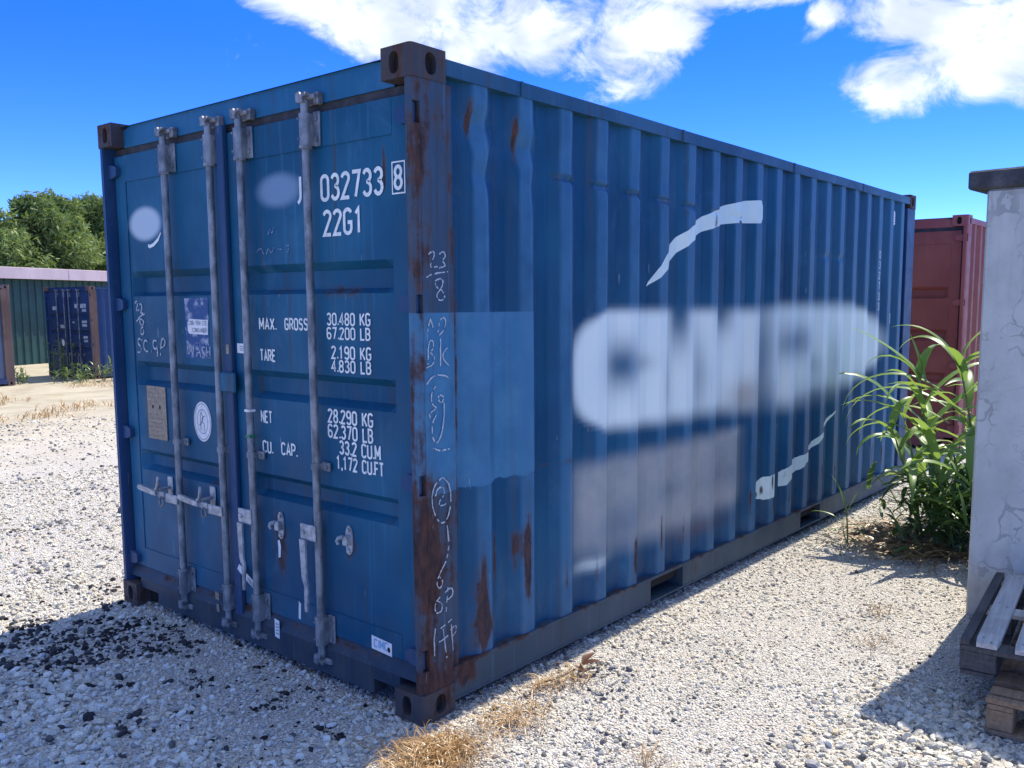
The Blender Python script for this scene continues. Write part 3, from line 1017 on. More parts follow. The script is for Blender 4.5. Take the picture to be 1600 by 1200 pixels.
for s, x0, z0, x1, h in (('MAX.', -1.092, 1.537, -.965, .062), ('GROSS', -.898, 1.539, -.735, .060), ('30.480 KG', -.600, 1.563, -.326, .060), ('67.200 LB', -.602, 1.505, -.328, .058),
                         ('TARE', -1.094, 1.395, -.980, .062), ('2.190 KG', -.576, 1.424, -.326, .062), ('4.830 LB', -.578, 1.368, -.328, .060), ('NET', -1.106, 1.112, -1.022, .064),
                         ('28.290 KG', -.612, 1.152, -.325, .068), ('62.370 LB', -.614, 1.087, -.327, .068), ('CU.', -1.100, .972, -1.026, .066), ('CAP.', -.956, .976, -.842, .066),
                         ('33.2 CU.M', -.541, 1.022, -.283, .068), ('1,172 CU.FT', -.565, .956, -.265, .066)):
    L_(s, x0, z0, x1, h*.78, .175)
# what is left of the owner's mark on the left door and of its code on the right one
mesh_obj('lettering', [on_panel(*q, 0) for q in [(-2.060, 1.962), (-2.045, 1.955), (-2.010, 1.963), (-1.965, 1.985), (-1.930, 2.014), (-1.925, 2.010), (-1.955, 1.972), (-2.005, 1.946), (-2.050, 1.938), (-2.063, 1.946)]],
         [tuple(range(10))], M_WHITE, DL)
vs, fs = ribbon2d(arc(-.785, 2.105, .030, .030, 290, 360, 5)+[(-.755, 2.185)], .016)
mesh_obj('lettering', [on_panel(a, b, 0) for a, b in vs], fs, M_WHITE, DR)
# chalk on the left door
chalk('chalk_marks', [[(-2.235, 1.655), (-2.215, 1.672), (-2.205, 1.650), (-2.225, 1.615), (-2.190, 1.622)], [(-2.185, 1.650), (-2.165, 1.655), (-2.160, 1.632), (-2.180, 1.600), (-2.150, 1.606)],
                      [(-2.225, 1.560), (-2.180, 1.590), (-2.135, 1.600)],
                      [(-2.150, 1.562), (-2.185, 1.578), (-2.195, 1.555), (-2.160, 1.530), (-2.150, 1.500), (-2.180, 1.488), (-2.190, 1.512), (-2.165, 1.535), (-2.145, 1.562)],
                      [(-2.175, 1.462), (-2.215, 1.472), (-2.225, 1.445), (-2.190, 1.425), (-2.190, 1.398), (-2.230, 1.396)], [(-2.120, 1.455), (-2.150, 1.465), (-2.165, 1.430), (-2.145, 1.402), (-2.110, 1.405)],
                      [(-2.085, 1.405), (-2.080, 1.405)], [(-2.020, 1.460), (-2.055, 1.465), (-2.065, 1.430), (-2.035, 1.415), (-2.018, 1.435), (-2.020, 1.380)],
                      [(-1.990, 1.385), (-1.975, 1.470), (-1.945, 1.478), (-1.932, 1.450), (-1.960, 1.428), (-1.985, 1.428)]], on_panel, M_CHALK, DL, .0075)
mesh_obj('peeled_sticker', [on_panel(*q, -.0008) for q in ((-1.735, 1.385), (-1.520, 1.385), (-1.518, 1.682), (-1.735, 1.680))], [(0, 1, 2, 3)], M_SCUFF, DL)
st = mesh_obj('steel_label', [on_panel(*q, 0) for q in ((-1.712, 1.520), (-1.700, 1.505), (-1.530, 1.502), (-1.524, 1.574), (-1.690, 1.578), (-1.712, 1.562))], [(0, 1, 2, 3, 4, 5)], M_STICKER, DL)
L_('COR-TEN STE', -1.700, 1.548, -1.535, .020, .14, DL, lambda u, v, k: (u, .0563-k, v), M_PRINT)
L_('CONTAINER', -1.665, 1.513, -1.535, .020, .14, DL, lambda u, v, k: (u, .0563-k, v), M_PRINT)
chalk('chalk_marks', [[(-1.725, 1.445), (-1.712, 1.395), (-1.690, 1.435), (-1.672, 1.398), (-1.660, 1.450)], [(-1.640, 1.392), (-1.618, 1.445), (-1.600, 1.392)], [(-1.633, 1.412), (-1.604, 1.414)],
                      [(-1.560, 1.440), (-1.585, 1.442), (-1.585, 1.420), (-1.562, 1.410), (-1.568, 1.390), (-1.592, 1.392)], [(-1.545, 1.395), (-1.545, 1.445)], [(-1.515, 1.392), (-1.512, 1.448)], [(-1.545, 1.418), (-1.512, 1.420)]],
      lambda u, v, k: (u, .0560-k, v), M_CHALK, DL, .006)
chalk('chalk_marks', [[(-1.10, 1.88), (-1.06, 1.905), (-1.04, 1.87)], [(-1.02, 1.87), (-1.0, 1.90), (-.98, 1.87), (-.96, 1.90)], [(-.93, 1.89), (-.90, 1.888)], [(-.87, 1.90), (-.845, 1.905), (-.86, 1.872)],
                      [(-1.0, 1.955), (-.985, 1.985), (-.97, 1.955), (-.955, 1.985)]], on_panel, M_FAINT, DR, .005)
# safety approval plate, classification emblem, small stickers
pl = MB().box(-2.150, -1.958, .0535, .0575, .940, 1.222, .001).build('safety_plate', M_PLATE, DL)
for dx in (-2.092, -2.020):
    mesh_obj('plate_hole', [(dx+.0095*math.cos(a), .0531, 1.112+.011*math.sin(a)) for a in [i*math.pi/6 for i in range(12)]], [tuple(range(12))], M_DARK, DL)
for i in range(12):
    if i in (4, 5):
        continue
    zz = 1.207-.0225*i
    vs, fs = ribbon2d([(-2.138, zz), (-2.138+.17*(.55+.45*((i*37) % 10)/10), zz)], .0035)
    mesh_obj('plate_print', [(a, .0530, b) for a, b in vs], fs, simple('plate_ink', (.15, .12, .085), (.19, .155, .115), 20, .7, 0) if i == 0 else bpy.data.materials['plate_ink'], DL)
mesh_obj('round_emblem', [on_panel(-1.614+.080*math.cos(a), 1.070+.100*math.sin(a), 0) for a in [i*math.pi/16 for i in range(32)]], [tuple(range(32))], M_STICKER, DL)
em = lambda u, v, k: (u, .0564-k, v)
V, F = [], []
for rr, wd in ((.90, .004), (.60, .004)):
    vs, fs = ribbon2d([(-1.614+.080*rr*math.cos(a), 1.070+.100*rr*math.sin(a)) for a in [i*math.pi/16 for i in range(32)]], wd, True)
    b = len(V)
    V += [em(a, c, 0) for a, c in vs]
    F += [tuple(i+b for i in f) for f in fs]
for st_ in ([(-1.630, 1.025), (-1.632, 1.10), (-1.622, 1.118), (-1.612, 1.10), (-1.618, 1.07), (-1.600, 1.06), (-1.598, 1.025)], [(-1.645, 1.05), (-1.625, 1.06), (-1.605, 1.095), (-1.590, 1.10)]):
    vs, fs = ribbon2d(st_, .006)
    b = len(V)
    V += [em(a, c, .0002) for a, c in vs]
    F += [tuple(i+b for i in f) for f in fs]
mesh_obj('emblem_print', V, F, M_PRINT, DL)
def sheet(name, q, m, par, y, pr=None):
    return mesh_obj(name, [(a, y, b) for a, b in q], [tuple(range(len(q)))], m, par)
sheet('small_sticker', [(-1.272, 1.424), (-1.208, 1.422), (-1.208, 1.468), (-1.272, 1.468)], M_STICKER, DR, .0520)
for zz in (1.455, 1.446, 1.437):
    sheet('sticker_print', [(-1.252, zz-.002), (-1.222, zz-.002), (-1.222, zz+.002), (-1.252, zz+.002)], M_PRINT, DR, .0515)
sheet('small_sticker', [(-1.330, 1.418), (-1.306, 1.418), (-1.306, 1.462), (-1.330, 1.462)], M_PLATE, DR, .0285)
sheet('maker_plate', [(-.362, .214), (-.236, .206), (-.236, .262), (-.362, .272)], M_STICKER, DR, .0535)
L_('CIMC', -.345, .226, -.262, .032, .2, DR, lambda u, v, k: (u, .0530-k, v), M_PRINTB)
sheet('plate_hole', [(-.254+.009*math.cos(a), .232+.012*math.sin(a)) for a in [i*math.pi/6 for i in range(12)]], M_DARK, DR, .0525)
sheet('paper_tag', [(-1.020, .115), (-.985, .110), (-.983, .196), (-1.020, .202)], M_STICKER, hsill, .0285)
for zz in (.130, .145, .160, .175):
    sheet('tag_print', [(-1.012, zz), (-.990, zz), (-.990, zz+.006), (-1.012, zz+.006)], M_PRINT, hsill, .0280)
sheet('paper_tag', [(-.868, .228), (-.852, .226), (-.846, .300), (-.862, .312)], M_STICKER, DR, .0535)
for q in ([(-1.520, .190), (-1.488, .188), (-1.486, .225), (-1.518, .228)], [(-1.512, .128), (-1.488, .126), (-1.488, .165), (-1.512, .168)]):
    sheet('paper_tag', q, M_PLATE, hsill, .0275)
MB().box(-1.160, -1.124, .0035, .0405, 1.038, 1.052, .002).build('green_tape', M_GREENTAPE, DR)
MB().box(-1.160, -1.124, .0035, .0405, 1.158, 1.170, .002).build('white_tape', M_STICKER, DR)
# torn tape across the meeting of the doors
for a, b in (((-1.300, .398), (-1.245, .362)), ((-1.238, .360), (-1.150, .318))):
    vs, fs = ribbon2d([a, b], .034)
    mesh_obj('torn_tape', [(u, .0262, v) for u, v in vs], fs, M_STICKER, DR)
for i in range(7):
    q = (-1.222+i*.010, .350-i*.0048)
    vs, fs = ribbon2d([(q[0], q[1]-.011), (q[0]+.003, q[1]+.009)], .004)
    mesh_obj('tape_print', [(u, .0257, v) for u, v in vs], fs, M_DARK, DR)
sheet('paint_scrape', [(-1.012, .485), (-.996, .490), (-.990, .540), (-.998, .572), (-1.014, .566), (-1.010, .53)], M_STICKER, DR, .0572)
# chalk on the corner post
on_post = lambda u, v, k: (-.0026+k, u, v)
hpost = [c for c in hero.children if c.name.startswith('corner_post')][0]
chalk('chalk_marks', [[(.075, 1.835), (.100, 1.850), (.108, 1.830), (.075, 1.785), (.120, 1.790)], [(.130, 1.838), (.155, 1.850), (.165, 1.828), (.145, 1.815), (.168, 1.795), (.130, 1.785)],
                      [(.062, 1.748), (.090, 1.762), (.175, 1.772)], [(.135, 1.745), (.105, 1.738), (.110, 1.712), (.145, 1.700), (.160, 1.672), (.130, 1.658), (.108, 1.680), (.135, 1.705), (.152, 1.735), (.130, 1.746)],
                      [(.060, 1.420), (.066, 1.510), (.090, 1.512), (.092, 1.480), (.070, 1.466), (.096, 1.450), (.090, 1.418), (.052, 1.408)], [(.128, 1.515), (.126, 1.410)], [(.165, 1.480), (.130, 1.450), (.172, 1.408)],
                      [(.062, 1.545), (.075, 1.600), (.090, 1.560)], [(.115, 1.540), (.130, 1.600), (.160, 1.592), (.150, 1.550), (.122, 1.530)],
                      [(.050, 1.345), (.090, 1.378), (.140, 1.376), (.172, 1.360)],
                      [(.095, 1.335), (.070, 1.300), (.078, 1.262), (.105, 1.250), (.060, 1.232), (.066, 1.215)], [(.140, 1.290), (.115, 1.302), (.108, 1.278), (.130, 1.265), (.142, 1.290), (.138, 1.180), (.105, 1.108), (.075, 1.130), (.072, 1.190), (.105, 1.235)],
                      [(.080, 1.095), (.120, 1.080), (.165, 1.083)],
                      [(.085, .905), (.095, .935), (.130, .938), (.135, .905), (.100, .880), (.110, .862), (.140, .866)], [(.125, .975), (.075, .950), (.062, .880), (.095, .800), (.140, .790), (.170, .860), (.165, .940), (.125, .975)],
                      [(.145, .780), (.155, .700), (.140, .640), (.105, .600)], [(.105, .600), (.080, .560), (.095, .530), (.120, .555), (.095, .585)], [(.100, .500), (.070, .480), (.072, .440), (.105, .436), (.112, .470), (.080, .490)],
                      [(.130, .430), (.142, .530)], [(.125, .512), (.165, .525), (.172, .490), (.138, .478)],
                      [(.130, .240), (.112, .365)], [(.098, .372), (.165, .392)], [(.090, .318), (.140, .330)], [(.165, .262), (.158, .370)], [(.152, .350), (.185, .365), (.184, .330), (.160, .320)], [(.070, .380), (.060, .34), (.063, .27)]],
      on_post, M_CHALK, hpost, .0052, .16)

# ribbons of white vinyl on the side sheet
hside = [c for c in hero.children if c.name.startswith('side_sheet')][0]
def decal(upper, lower, name='white_ribbon', ragged=0.0):
    y0, y1 = upper[0][0], upper[-1][0]
    ys = {y0, y1}
    for k in range(90):
        y = Y_FIRST+PER*(k//4)+PER*(0, .25, .505, .75)[k % 4]
        if y0 < y < y1:
            ys.add(y)
    n = int((y1-y0)/.012)+1
    ys.update(y0+(y1-y0)*i/n for i in range(n+1))
    ys = sorted(ys)
    rows = 9
    V = []
    for y in ys:
        zu, zl = interp(y, upper), interp(y, lower)
        if ragged:
            zu += ragged*mnoise.noise(Vector((y*40, 3, 1)))
            zl += ragged*mnoise.noise(Vector((y*40, 9, 1)))
        for r in range(rows):
            z = zl+(zu-zl)*r/(rows-1)
            V.append((side_x(y, z, True)+.0016, y, z))
    F = [(i*rows+r, (i+1)*rows+r, (i+1)*rows+r+1, i*rows+r+1) for i in range(len(ys)-1) for r in range(rows-1)]
    return mesh_obj(name, V, F, M_DECAL, hside, True, 13)
decal([(1.668, 1.742), (1.74, 1.83), (1.81, 1.905), (1.94, 1.995), (2.08, 2.07), (2.22, 2.128), (2.35, 2.175), (2.48, 2.213), (2.62, 2.245), (2.78, 2.27), (2.93, 2.283), (2.955, 2.24)],
      [(1.668, 1.736), (1.74, 1.775), (1.85, 1.845), (1.97, 1.925), (2.08, 1.985), (2.22, 2.045), (2.36, 2.085), (2.48, 2.108), (2.60, 2.122), (2.78, 2.135), (2.93, 2.142), (2.955, 2.18)])
decal([(2.995, .44), (3.03, .485), (3.10, .505), (3.26, .512)], [(2.995, .375), (3.03, .372), (3.12, .352), (3.26, .356)], ragged=.006)
decal([(3.365, .495), (3.40, .512), (3.55, .545), (3.70, .572), (3.83, .590)], [(3.365, .398), (3.43, .400), (3.50, .430), (3.70, .475), (3.83, .540)], ragged=.006)
decal([(3.832, .590), (3.92, .635), (4.00, .675), (4.10, .705)], [(3.832, .570), (3.92, .590), (4.00, .622), (4.10, .672)], ragged=.003)
decal([(4.102, .705), (4.20, .775), (4.30, .84)], [(4.102, .688), (4.20, .74), (4.30, .828)], ragged=.003)
# number set downwards near the far end, and a vent
on_side = lambda u, v, k: (side_x(u, v, True)+.0022+k, u, v)
for i, ch in enumerate('032733'):
    lettering('lettering', ch, 5.158, 2.015-.085*i, 5.186, .055, on_side, M_WHITE, hside, .12)
vs, fs = ribbon2d([(5.480, 1.470), (5.565, 1.470), (5.565, 1.560), (5.480, 1.560)], .010, True)
mesh_obj('digit_frame', [on_side(a, b, 0) for a, b in vs], fs, M_WHITE, hside)
lettering('lettering', '8', 5.503, 1.488, 5.540, .056, on_side, M_WHITE, hside, .16)
vt = MB().box(-.047, -.018, 5.470, 5.535, 2.300, 2.425, .006)
for i in range(5):
    vt.box(-.018, -.013, 5.476, 5.530, 2.312+.021*i, 2.322+.021*i)
vt.build('vent', M_STICKER, hside)

# ------------------------------------------------------------------ ground
def ground_material():
    mt, t, co = new_mat('gravel_yard')
    x, y, z = t.sep(co)[:3]
    wob = t.m('MULTIPLY', t.m('SUBTRACT', t.noise(co, 0.5, 4), .5), 2.6)
    dirt = t.ss(t.m('ADD', x, wob), -4.0, -12.5)
    far = t.ss(y, 9.5, 13.0)
    near_b = t.ss(y, -9.0, -14.0)
    right = t.ss(x, 7.0, 10.0)
    dirt = t.m('MAXIMUM', t.m('MAXIMUM', dirt, far), t.m('MAXIMUM', near_b, right))
    vc = t.vor(co, 95, out='Color')
    vd = t.vor(co, 95)
    g1 = t.add('ShaderNodeSeparateColor', {0: vc}, out=0)
    big = t.noise(co, 0.9, 5, .6)
    gc = t.mix(t.ss(g1, .1, .95), (.47, .44, .395), (.72, .69, .62))
    gc = t.mix(t.m('MULTIPLY', t.ss(big, .45, .7), .45), gc, (.60, .52, .41))
    gc = t.mix(t.m('MULTIPLY', t.ss(t.noise(co, 2.2, 5, .65), .60, .72), .5), gc, (.17, .165, .17))
    gc = t.mix(t.m('MULTIPLY', t.ss(vd, .25, .6), .3), gc, (.30, .28, .25))
    dn = t.noise(co, 1.4, 8, .68)
    dc = t.mix(t.ss(dn, .35, .65), (.30, .262, .185), (.40, .358, .262))
    dc = t.mix(t.m('MULTIPLY', t.ss(t.noise(co, .55, 6, .7), .56, .68), .55), dc, (.30, .28, .13))
    dc = t.mix(t.m('MULTIPLY', t.ss(t.noise(co, 14, 5, .7), .58, .72), .4), dc, (.33, .275, .19))
    col = t.mix(dirt, gc, dc)
    hb = t.m('ADD', t.m('MULTIPLY', t.m('SUBTRACT', 1.0, vd), t.m('SUBTRACT', 1.0, dirt)), t.m('MULTIPLY', dn, .4))
    return finish(mt, t, col, .9, t.bump(hb, .9, .02), spec=.2)


M_GROUND = ground_material()
rings = [0.0]
r_ = 0.12
while rings[-1] < 900:
    rings.append(rings[-1]+r_)
    r_ = .12 if rings[-1] < 6 else r_*1.06
NS = 220
V = [(-1.0, 1.5, gz(-1.0, 1.5))]
for rr in rings[1:]:
    for k in range(NS):
        a = 2*math.pi*k/NS
        x, y = -1.0+rr*math.cos(a), 1.5+rr*math.sin(a)
        V.append((x, y, gz(x, y)))
F = [(0, 1+k, 1+(k+1) % NS) for k in range(NS)]
for j in range(len(rings)-2):
    a0, b0 = 1+j*NS, 1+(j+1)*NS
    F += [(a0+k, b0+k, b0+(k+1) % NS, a0+(k+1) % NS) for k in range(NS)]
tag(mesh_obj('ground', V, F, M_GROUND, smooth=True), kind='structure')


# ---- loose stones, scattered as instances
def stone_material():
    mt, t, co = new_mat('stone')
    tint = t.add('ShaderNodeAttribute', out='Color', attribute_name='tint', attribute_type='INSTANCER')
    n = t.noise(co, 1.6, 5, .6)
    n2 = t.noise(co, 7, 4, .6)
    col = t.mix(t.m('MULTIPLY', t.ss(n, .4, .7), .4), tint, t.mix(.8, tint, (.62, .57, .52), 'MULTIPLY'))
    return finish(mt, t, col, .82, t.bump(t.m('ADD', n, t.m('MULTIPLY', n2, .5)), .5, .15), spec=.25)


M_STONE = stone_material()
PROTO = bpy.data.collections.new('stone_shapes')
for k in range(9):
    bm = bmesh.new()
    bmesh.ops.create_icosphere(bm, subdivisions=2, radius=.5)
    sxv = (rnd.uniform(.8, 1.25), rnd.uniform(.65, 1.0), rnd.uniform(.45, .75))
    # crushed stone: cut by a few random planes
    planes = [(Vector((rnd.gauss(0, 1), rnd.gauss(0, 1), rnd.gauss(0, 1))).normalized(), rnd.uniform(.30, .44)) for _ in range(7)]
    for v in bm.verts:
        p = v.co.copy()
        for nrm, dd in planes:
            s = p.dot(nrm)-dd
            if s > 0:
                p -= nrm*s*.9
        p *= 1+.10*mnoise.noise(p*3+Vector((k*9, 0, 0)))
        v.co = Vector((p.x*sxv[0], p.y*sxv[1], p.z*sxv[2]))
    me = bpy.data.meshes.new('stone_shape')
    bm.to_mesh(me)
    bm.free()
    me.polygons.foreach_set('use_smooth', [True]*len(me.polygons))
    me.set_sharp_from_angle(angle=R(28))
    me.materials.append(M_STONE)
    PROTO.objects.link(bpy.data.objects.new('stone_shape_%02d' % k, me))


def scatter_group():
    ng = bpy.data.node_groups.new('scatter_stones', 'GeometryNodeTree')
    ng.interface.new_socket('Geometry', in_out='INPUT', socket_type='NodeSocketGeometry')
    ng.interface.new_socket('Geometry', in_out='OUTPUT', socket_type='NodeSocketGeometry')
    N, L = ng.nodes, ng.links
    gi, go = N.new('NodeGroupInput'), N.new('NodeGroupOutput')
    ci = N.new('GeometryNodeCollectionInfo')
    ci.inputs['Collection'].default_value = PROTO
    ci.inputs['Separate Children'].default_value = True
    ci.inputs['Reset Children'].default_value = True
    ip = N.new('GeometryNodeInstanceOnPoints')
    ip.inputs['Pick Instance'].default_value = True

    def named(nm, ty):
        a = N.new('GeometryNodeInputNamedAttribute')
        a.data_type = ty
        a.inputs['Name'].default_value = nm
        return a.outputs['Attribute']
    L.new(gi.outputs[0], ip.inputs['Points'])
    L.new(ci.outputs[0], ip.inputs['Instance'])
    L.new(named('pick', 'INT'), ip.inputs['Instance Index'])
    L.new(named('turn', 'FLOAT_VECTOR'), ip.inputs['Rotation'])
    L.new(named('size', 'FLOAT_VECTOR'), ip.inputs['Scale'])
    L.new(ip.outputs[0], go.inputs[0])
    return ng


SCATTER = scatter_group()


def scatter(name, pts, dia, tint, label, cat, tilt=.5):
    n = len(pts)
    me = bpy.data.meshes.new(name)
    me.vertices.add(n)
    me.vertices.foreach_set('co', np.asarray(pts, np.float32).ravel())
    a = me.attributes.new('pick', 'INT', 'POINT')
    a.data.foreach_set('value', NP.integers(0, 9, n).astype(np.int32))
    a = me.attributes.new('turn', 'FLOAT_VECTOR', 'POINT')
    rot = np.stack([NP.normal(0, tilt, n), NP.normal(0, tilt, n), NP.uniform(0, 6.283, n)], -1)
    a.data.foreach_set('vector', rot.astype(np.float32).ravel())
    a = me.attributes.new('size', 'FLOAT_VECTOR', 'POINT')
    a.data.foreach_set('vector', np.repeat(np.asarray(dia)[:, None], 3, 1).astype(np.float32).ravel())
    a = me.attributes.new('tint', 'FLOAT_COLOR', 'POINT')
    a.data.foreach_set('color', np.concatenate([tint, np.ones((n, 1))], 1).astype(np.float32).ravel())
    me.materials.append(M_STONE)
    o = bpy.data.objects.new(name, me)
    COL.objects.link(o)
    md = o.modifiers.new('scatter', 'NODES')
    md.node_group = SCATTER
    return tag(o, label, cat, kind='stuff')


def in_block(x, y):
    return x > 1.38 and y > 2.70


PAL = np.array([(.70, .68, .64), (.62, .61, .59), (.68, .62, .54), (.50, .495, .49), (.56, .48, .39), (.32, .315, .315), (.13, .13, .14), (.76, .75, .72)])
PW = np.array([.30, .22, .16, .10, .07, .035, .01, .12])


def blotch(x, y, s, o):
    return mnoise.noise(Vector((x*s, y*s, o)))


# black asphalt crumbs spilled in front of the doors
SPILL = [(-3.4, -1.05), (-2.55, -.52), (-2.16, -.12), (-1.95, -.02), (-1.45, -.08), (-1.40, -.20), (-1.62, -.34), (-1.66, -.52), (-1.95, -.80), (-2.6, -1.3)]


def in_poly(x, y, poly):
    c = False
    j = len(poly)-1
    for i in range(len(poly)):
        (xi, yi), (xj, yj) = poly[i], poly[j]
        if (yi > y) != (yj > y) and x < (xj-xi)*(y-yi)/(yj-yi)+xi:
            c = not c
        j = i
    return c


def dark_prob(x, y):
    p = .012
    xx, yy = x+.14*blotch(x, y, 5, 2.2), y+.10*blotch(x, y, 6, 8.1)
    if in_poly(xx, yy, SPILL):
        p = .74 if blotch(x, y, 9, 3.3) > -.2 else .28
    elif -2.6 < x < .1 and -1.3 < y < 0:
        p = .55 if blotch(x, y, 7, 5.5) > .42 else .03
    elif 0 < x < .75 and -.4 < y < 1.0:
        p = .34 if blotch(x, y, 5, 1.5) > .12 else .07
    elif x < -2.6:
        p = .30 if blotch(x, y, 2.4, 9.5) > .36 else .04
        for c in (-4.3, -6.6):
            p += .30*math.exp(-((x-c-.16*(y-.6)+.25)/.22)**2)
    elif x > 1.1 and y < 1.3:
        p = .2 if blotch(x, y, 6, 4.2) > .40 else .02
    return p


def sample(x0, x1, y0, y1, dens, diaf, out):
    n = int(dens*(x1-x0)*(y1-y0))
    X, Y = NP.uniform(x0, x1, n), NP.uniform(y0, y1, n)
    for x, y in zip(X, Y):
        if -2.36 < x < -.07 and .10 < y < 5.98:
            continue
        if in_block(x, y):
            continue
        out.append((x, y, diaf(x, y)))


pts = []
def dia_near(x, y):
    big = sstep(x, .85, 1.5)*(1-sstep(y, 1.2, 2.2))
    fine = sstep(x, .15, .6)*(1-big)*sstep(y, -.2, .6)
    m = .0125+.010*big-.003*fine+.003*blotch(x, y, 2, 6.6)
    if x < 0:
        m = .0165+.004*blotch(x, y, 2, 1.6)+.006*sstep(-y, .35, .9)
    return m*math.exp(min(.85, NP.normal(0, .44)))
sample(-.08, 2.5, -1.6, 1.6, 4000, dia_near, pts)
sample(-.08, 2.3, 1.6, 3.4, 3300, dia_near, pts)
sample(-.08, 2.2, 3.4, 6.6, 1900, lambda x, y: .019*math.exp(NP.normal(0, .3)), pts)
sample(-3.2, -.08, -1.9, .12, 2900, dia_near, pts)
sample(-6.5, -2.36, .12, 3.2, 1000, lambda x, y: .0205*math.exp(NP.normal(0, .36)), pts)
sample(-6.5, -3.2, -1.9, .12, 1000, lambda x, y: .0205*math.exp(NP.normal(0, .36)), pts)
sample(-11.5, -6.5, -1.5, 5.5, 150, lambda x, y: .027*math.exp(NP.normal(0, .36)), pts)
sample(-6.5, -2.36, 3.2, 6.5, 300, lambda x, y: .026*math.exp(NP.normal(0, .36)), pts)
sample(2.5, 4.5, -2.5, 2.0, 700, lambda x, y: .026*math.exp(NP.normal(0, .3)), pts)
n = len(pts)
P3, DI, TI = [], np.zeros(n), np.zeros((n, 3))
choice = NP.choice(len(PAL), n, p=PW/PW.sum())
jit = NP.normal(1, .09, (n, 1))
for i, (x, y, d) in enumerate(pts):
    dk = NP.random() < dark_prob(x, y)
    if dk:
        TI[i] = np.array((.026, .027, .030))*NP.uniform(.5, 2.8) if x < -.15 and x > -3.2 else np.array((.21, .21, .215))*NP.uniform(.5, 1.7)
        d *= 1.15 if x < 0 else 1.4
    else:
        TI[i] = PAL[choice[i]]*jit[i]
        TI[i] *= np.array((1.02, 1.0, .87)) if x > 0 or x < -2.4 else np.array((1.02, 1.06, 1.0))
    DI[i] = d
    P3.append((x, y, gz(x, y)+d*NP.uniform(-.14, .24)))
scatter('gravel', P3, DI, np.clip(TI, 0, .82), 'white and grey crushed gravel covering the yard round the container', 'gravel')

# ------------------------------------------------------------------ the other containers
RED = dict(cast=M_REDR, post=M_REDR, post_l=M_REDR, post_f=M_REDR, rail=M_REDR, brail=M_REDR, side=M_RED, header=M_REDR, sill=M_REDR, door=(M_RED, M_RED), gasket=M_RUBBER, galv=M_GALVD, hinge=M_REDR, sealbar=M_REDR)
shipping_container((-.055, 8.10, gz(0, 8.1)+.01), 0, RED, 'red shipping container standing behind the far end of the blue one')
FAR = dict(cast=M_RUSTY, post=M_RUSTY, post_l=M_FARSIDE, post_f=M_RUSTY, rail=M_FARSIDE, brail=M_FARSIDE, side=M_FARSIDE, header=M_FARBLUE, sill=M_FARBLUE, door=(M_FARBLUE, M_FARBLUE), gasket=M_RUBBER, galv=M_GALV, hinge=M_FARSIDE, sealbar=M_FARBLUE)
far_c, fdoors, _ = shipping_container((-23.02, 9.13, -.42), R(5), FAR, 'small far-off dark blue container with its doors towards us in front of the green building')
LEFT = dict(FAR, side=M_GREYBLUE, door=(M_GREYBLUE, M_GREYBLUE), rail=M_GREYBLUE)
shipping_container((-22.70, .94, -.42), 0, LEFT, 'far-off grey blue container with rusty corner post at the left edge of the picture')
# white marks on the far blue doors
for (x0, x1, z0, z1) in ((-.90, -.72, 1.98, 2.10), (-.60, -.30, 1.98, 2.10), (-.52, -.30, 1.88, 1.95), (-.55, -.30, 1.56, 1.63), (-.55, -.30, 1.46, 1.53), (-1.05, -.95, 1.55, 1.60), (-.52, -.30, 1.12, 1.19), (-.50, -.30, 1.02, 1.09), (-2.1, -1.9, 1.92, 2.03), (-1.72, -1.5, 1.40, 1.50)):
    mesh_obj('faded_marking', [(x0, .0565, z0), (x1, .0565, z0), (x1, .0565, z1), (x0, .0565, z1)], [(0, 1, 2, 3)], simple('faded_white', (.20, .24, .30), (.5, .52, .55), 14, .6, 0, lo=.3, hi=.7) if 'faded_white' not in bpy.data.materials else bpy.data.materials['faded_white'], fdoors[1 if x0 > -1.3 else 0])
mesh_obj('round_emblem', [(-1.62+.075*math.cos(a), .0565, .98+.10*math.sin(a)) for a in [i*math.pi/8 for i in range(16)]], [tuple(range(16))], M_STICKER, fdoors[0])

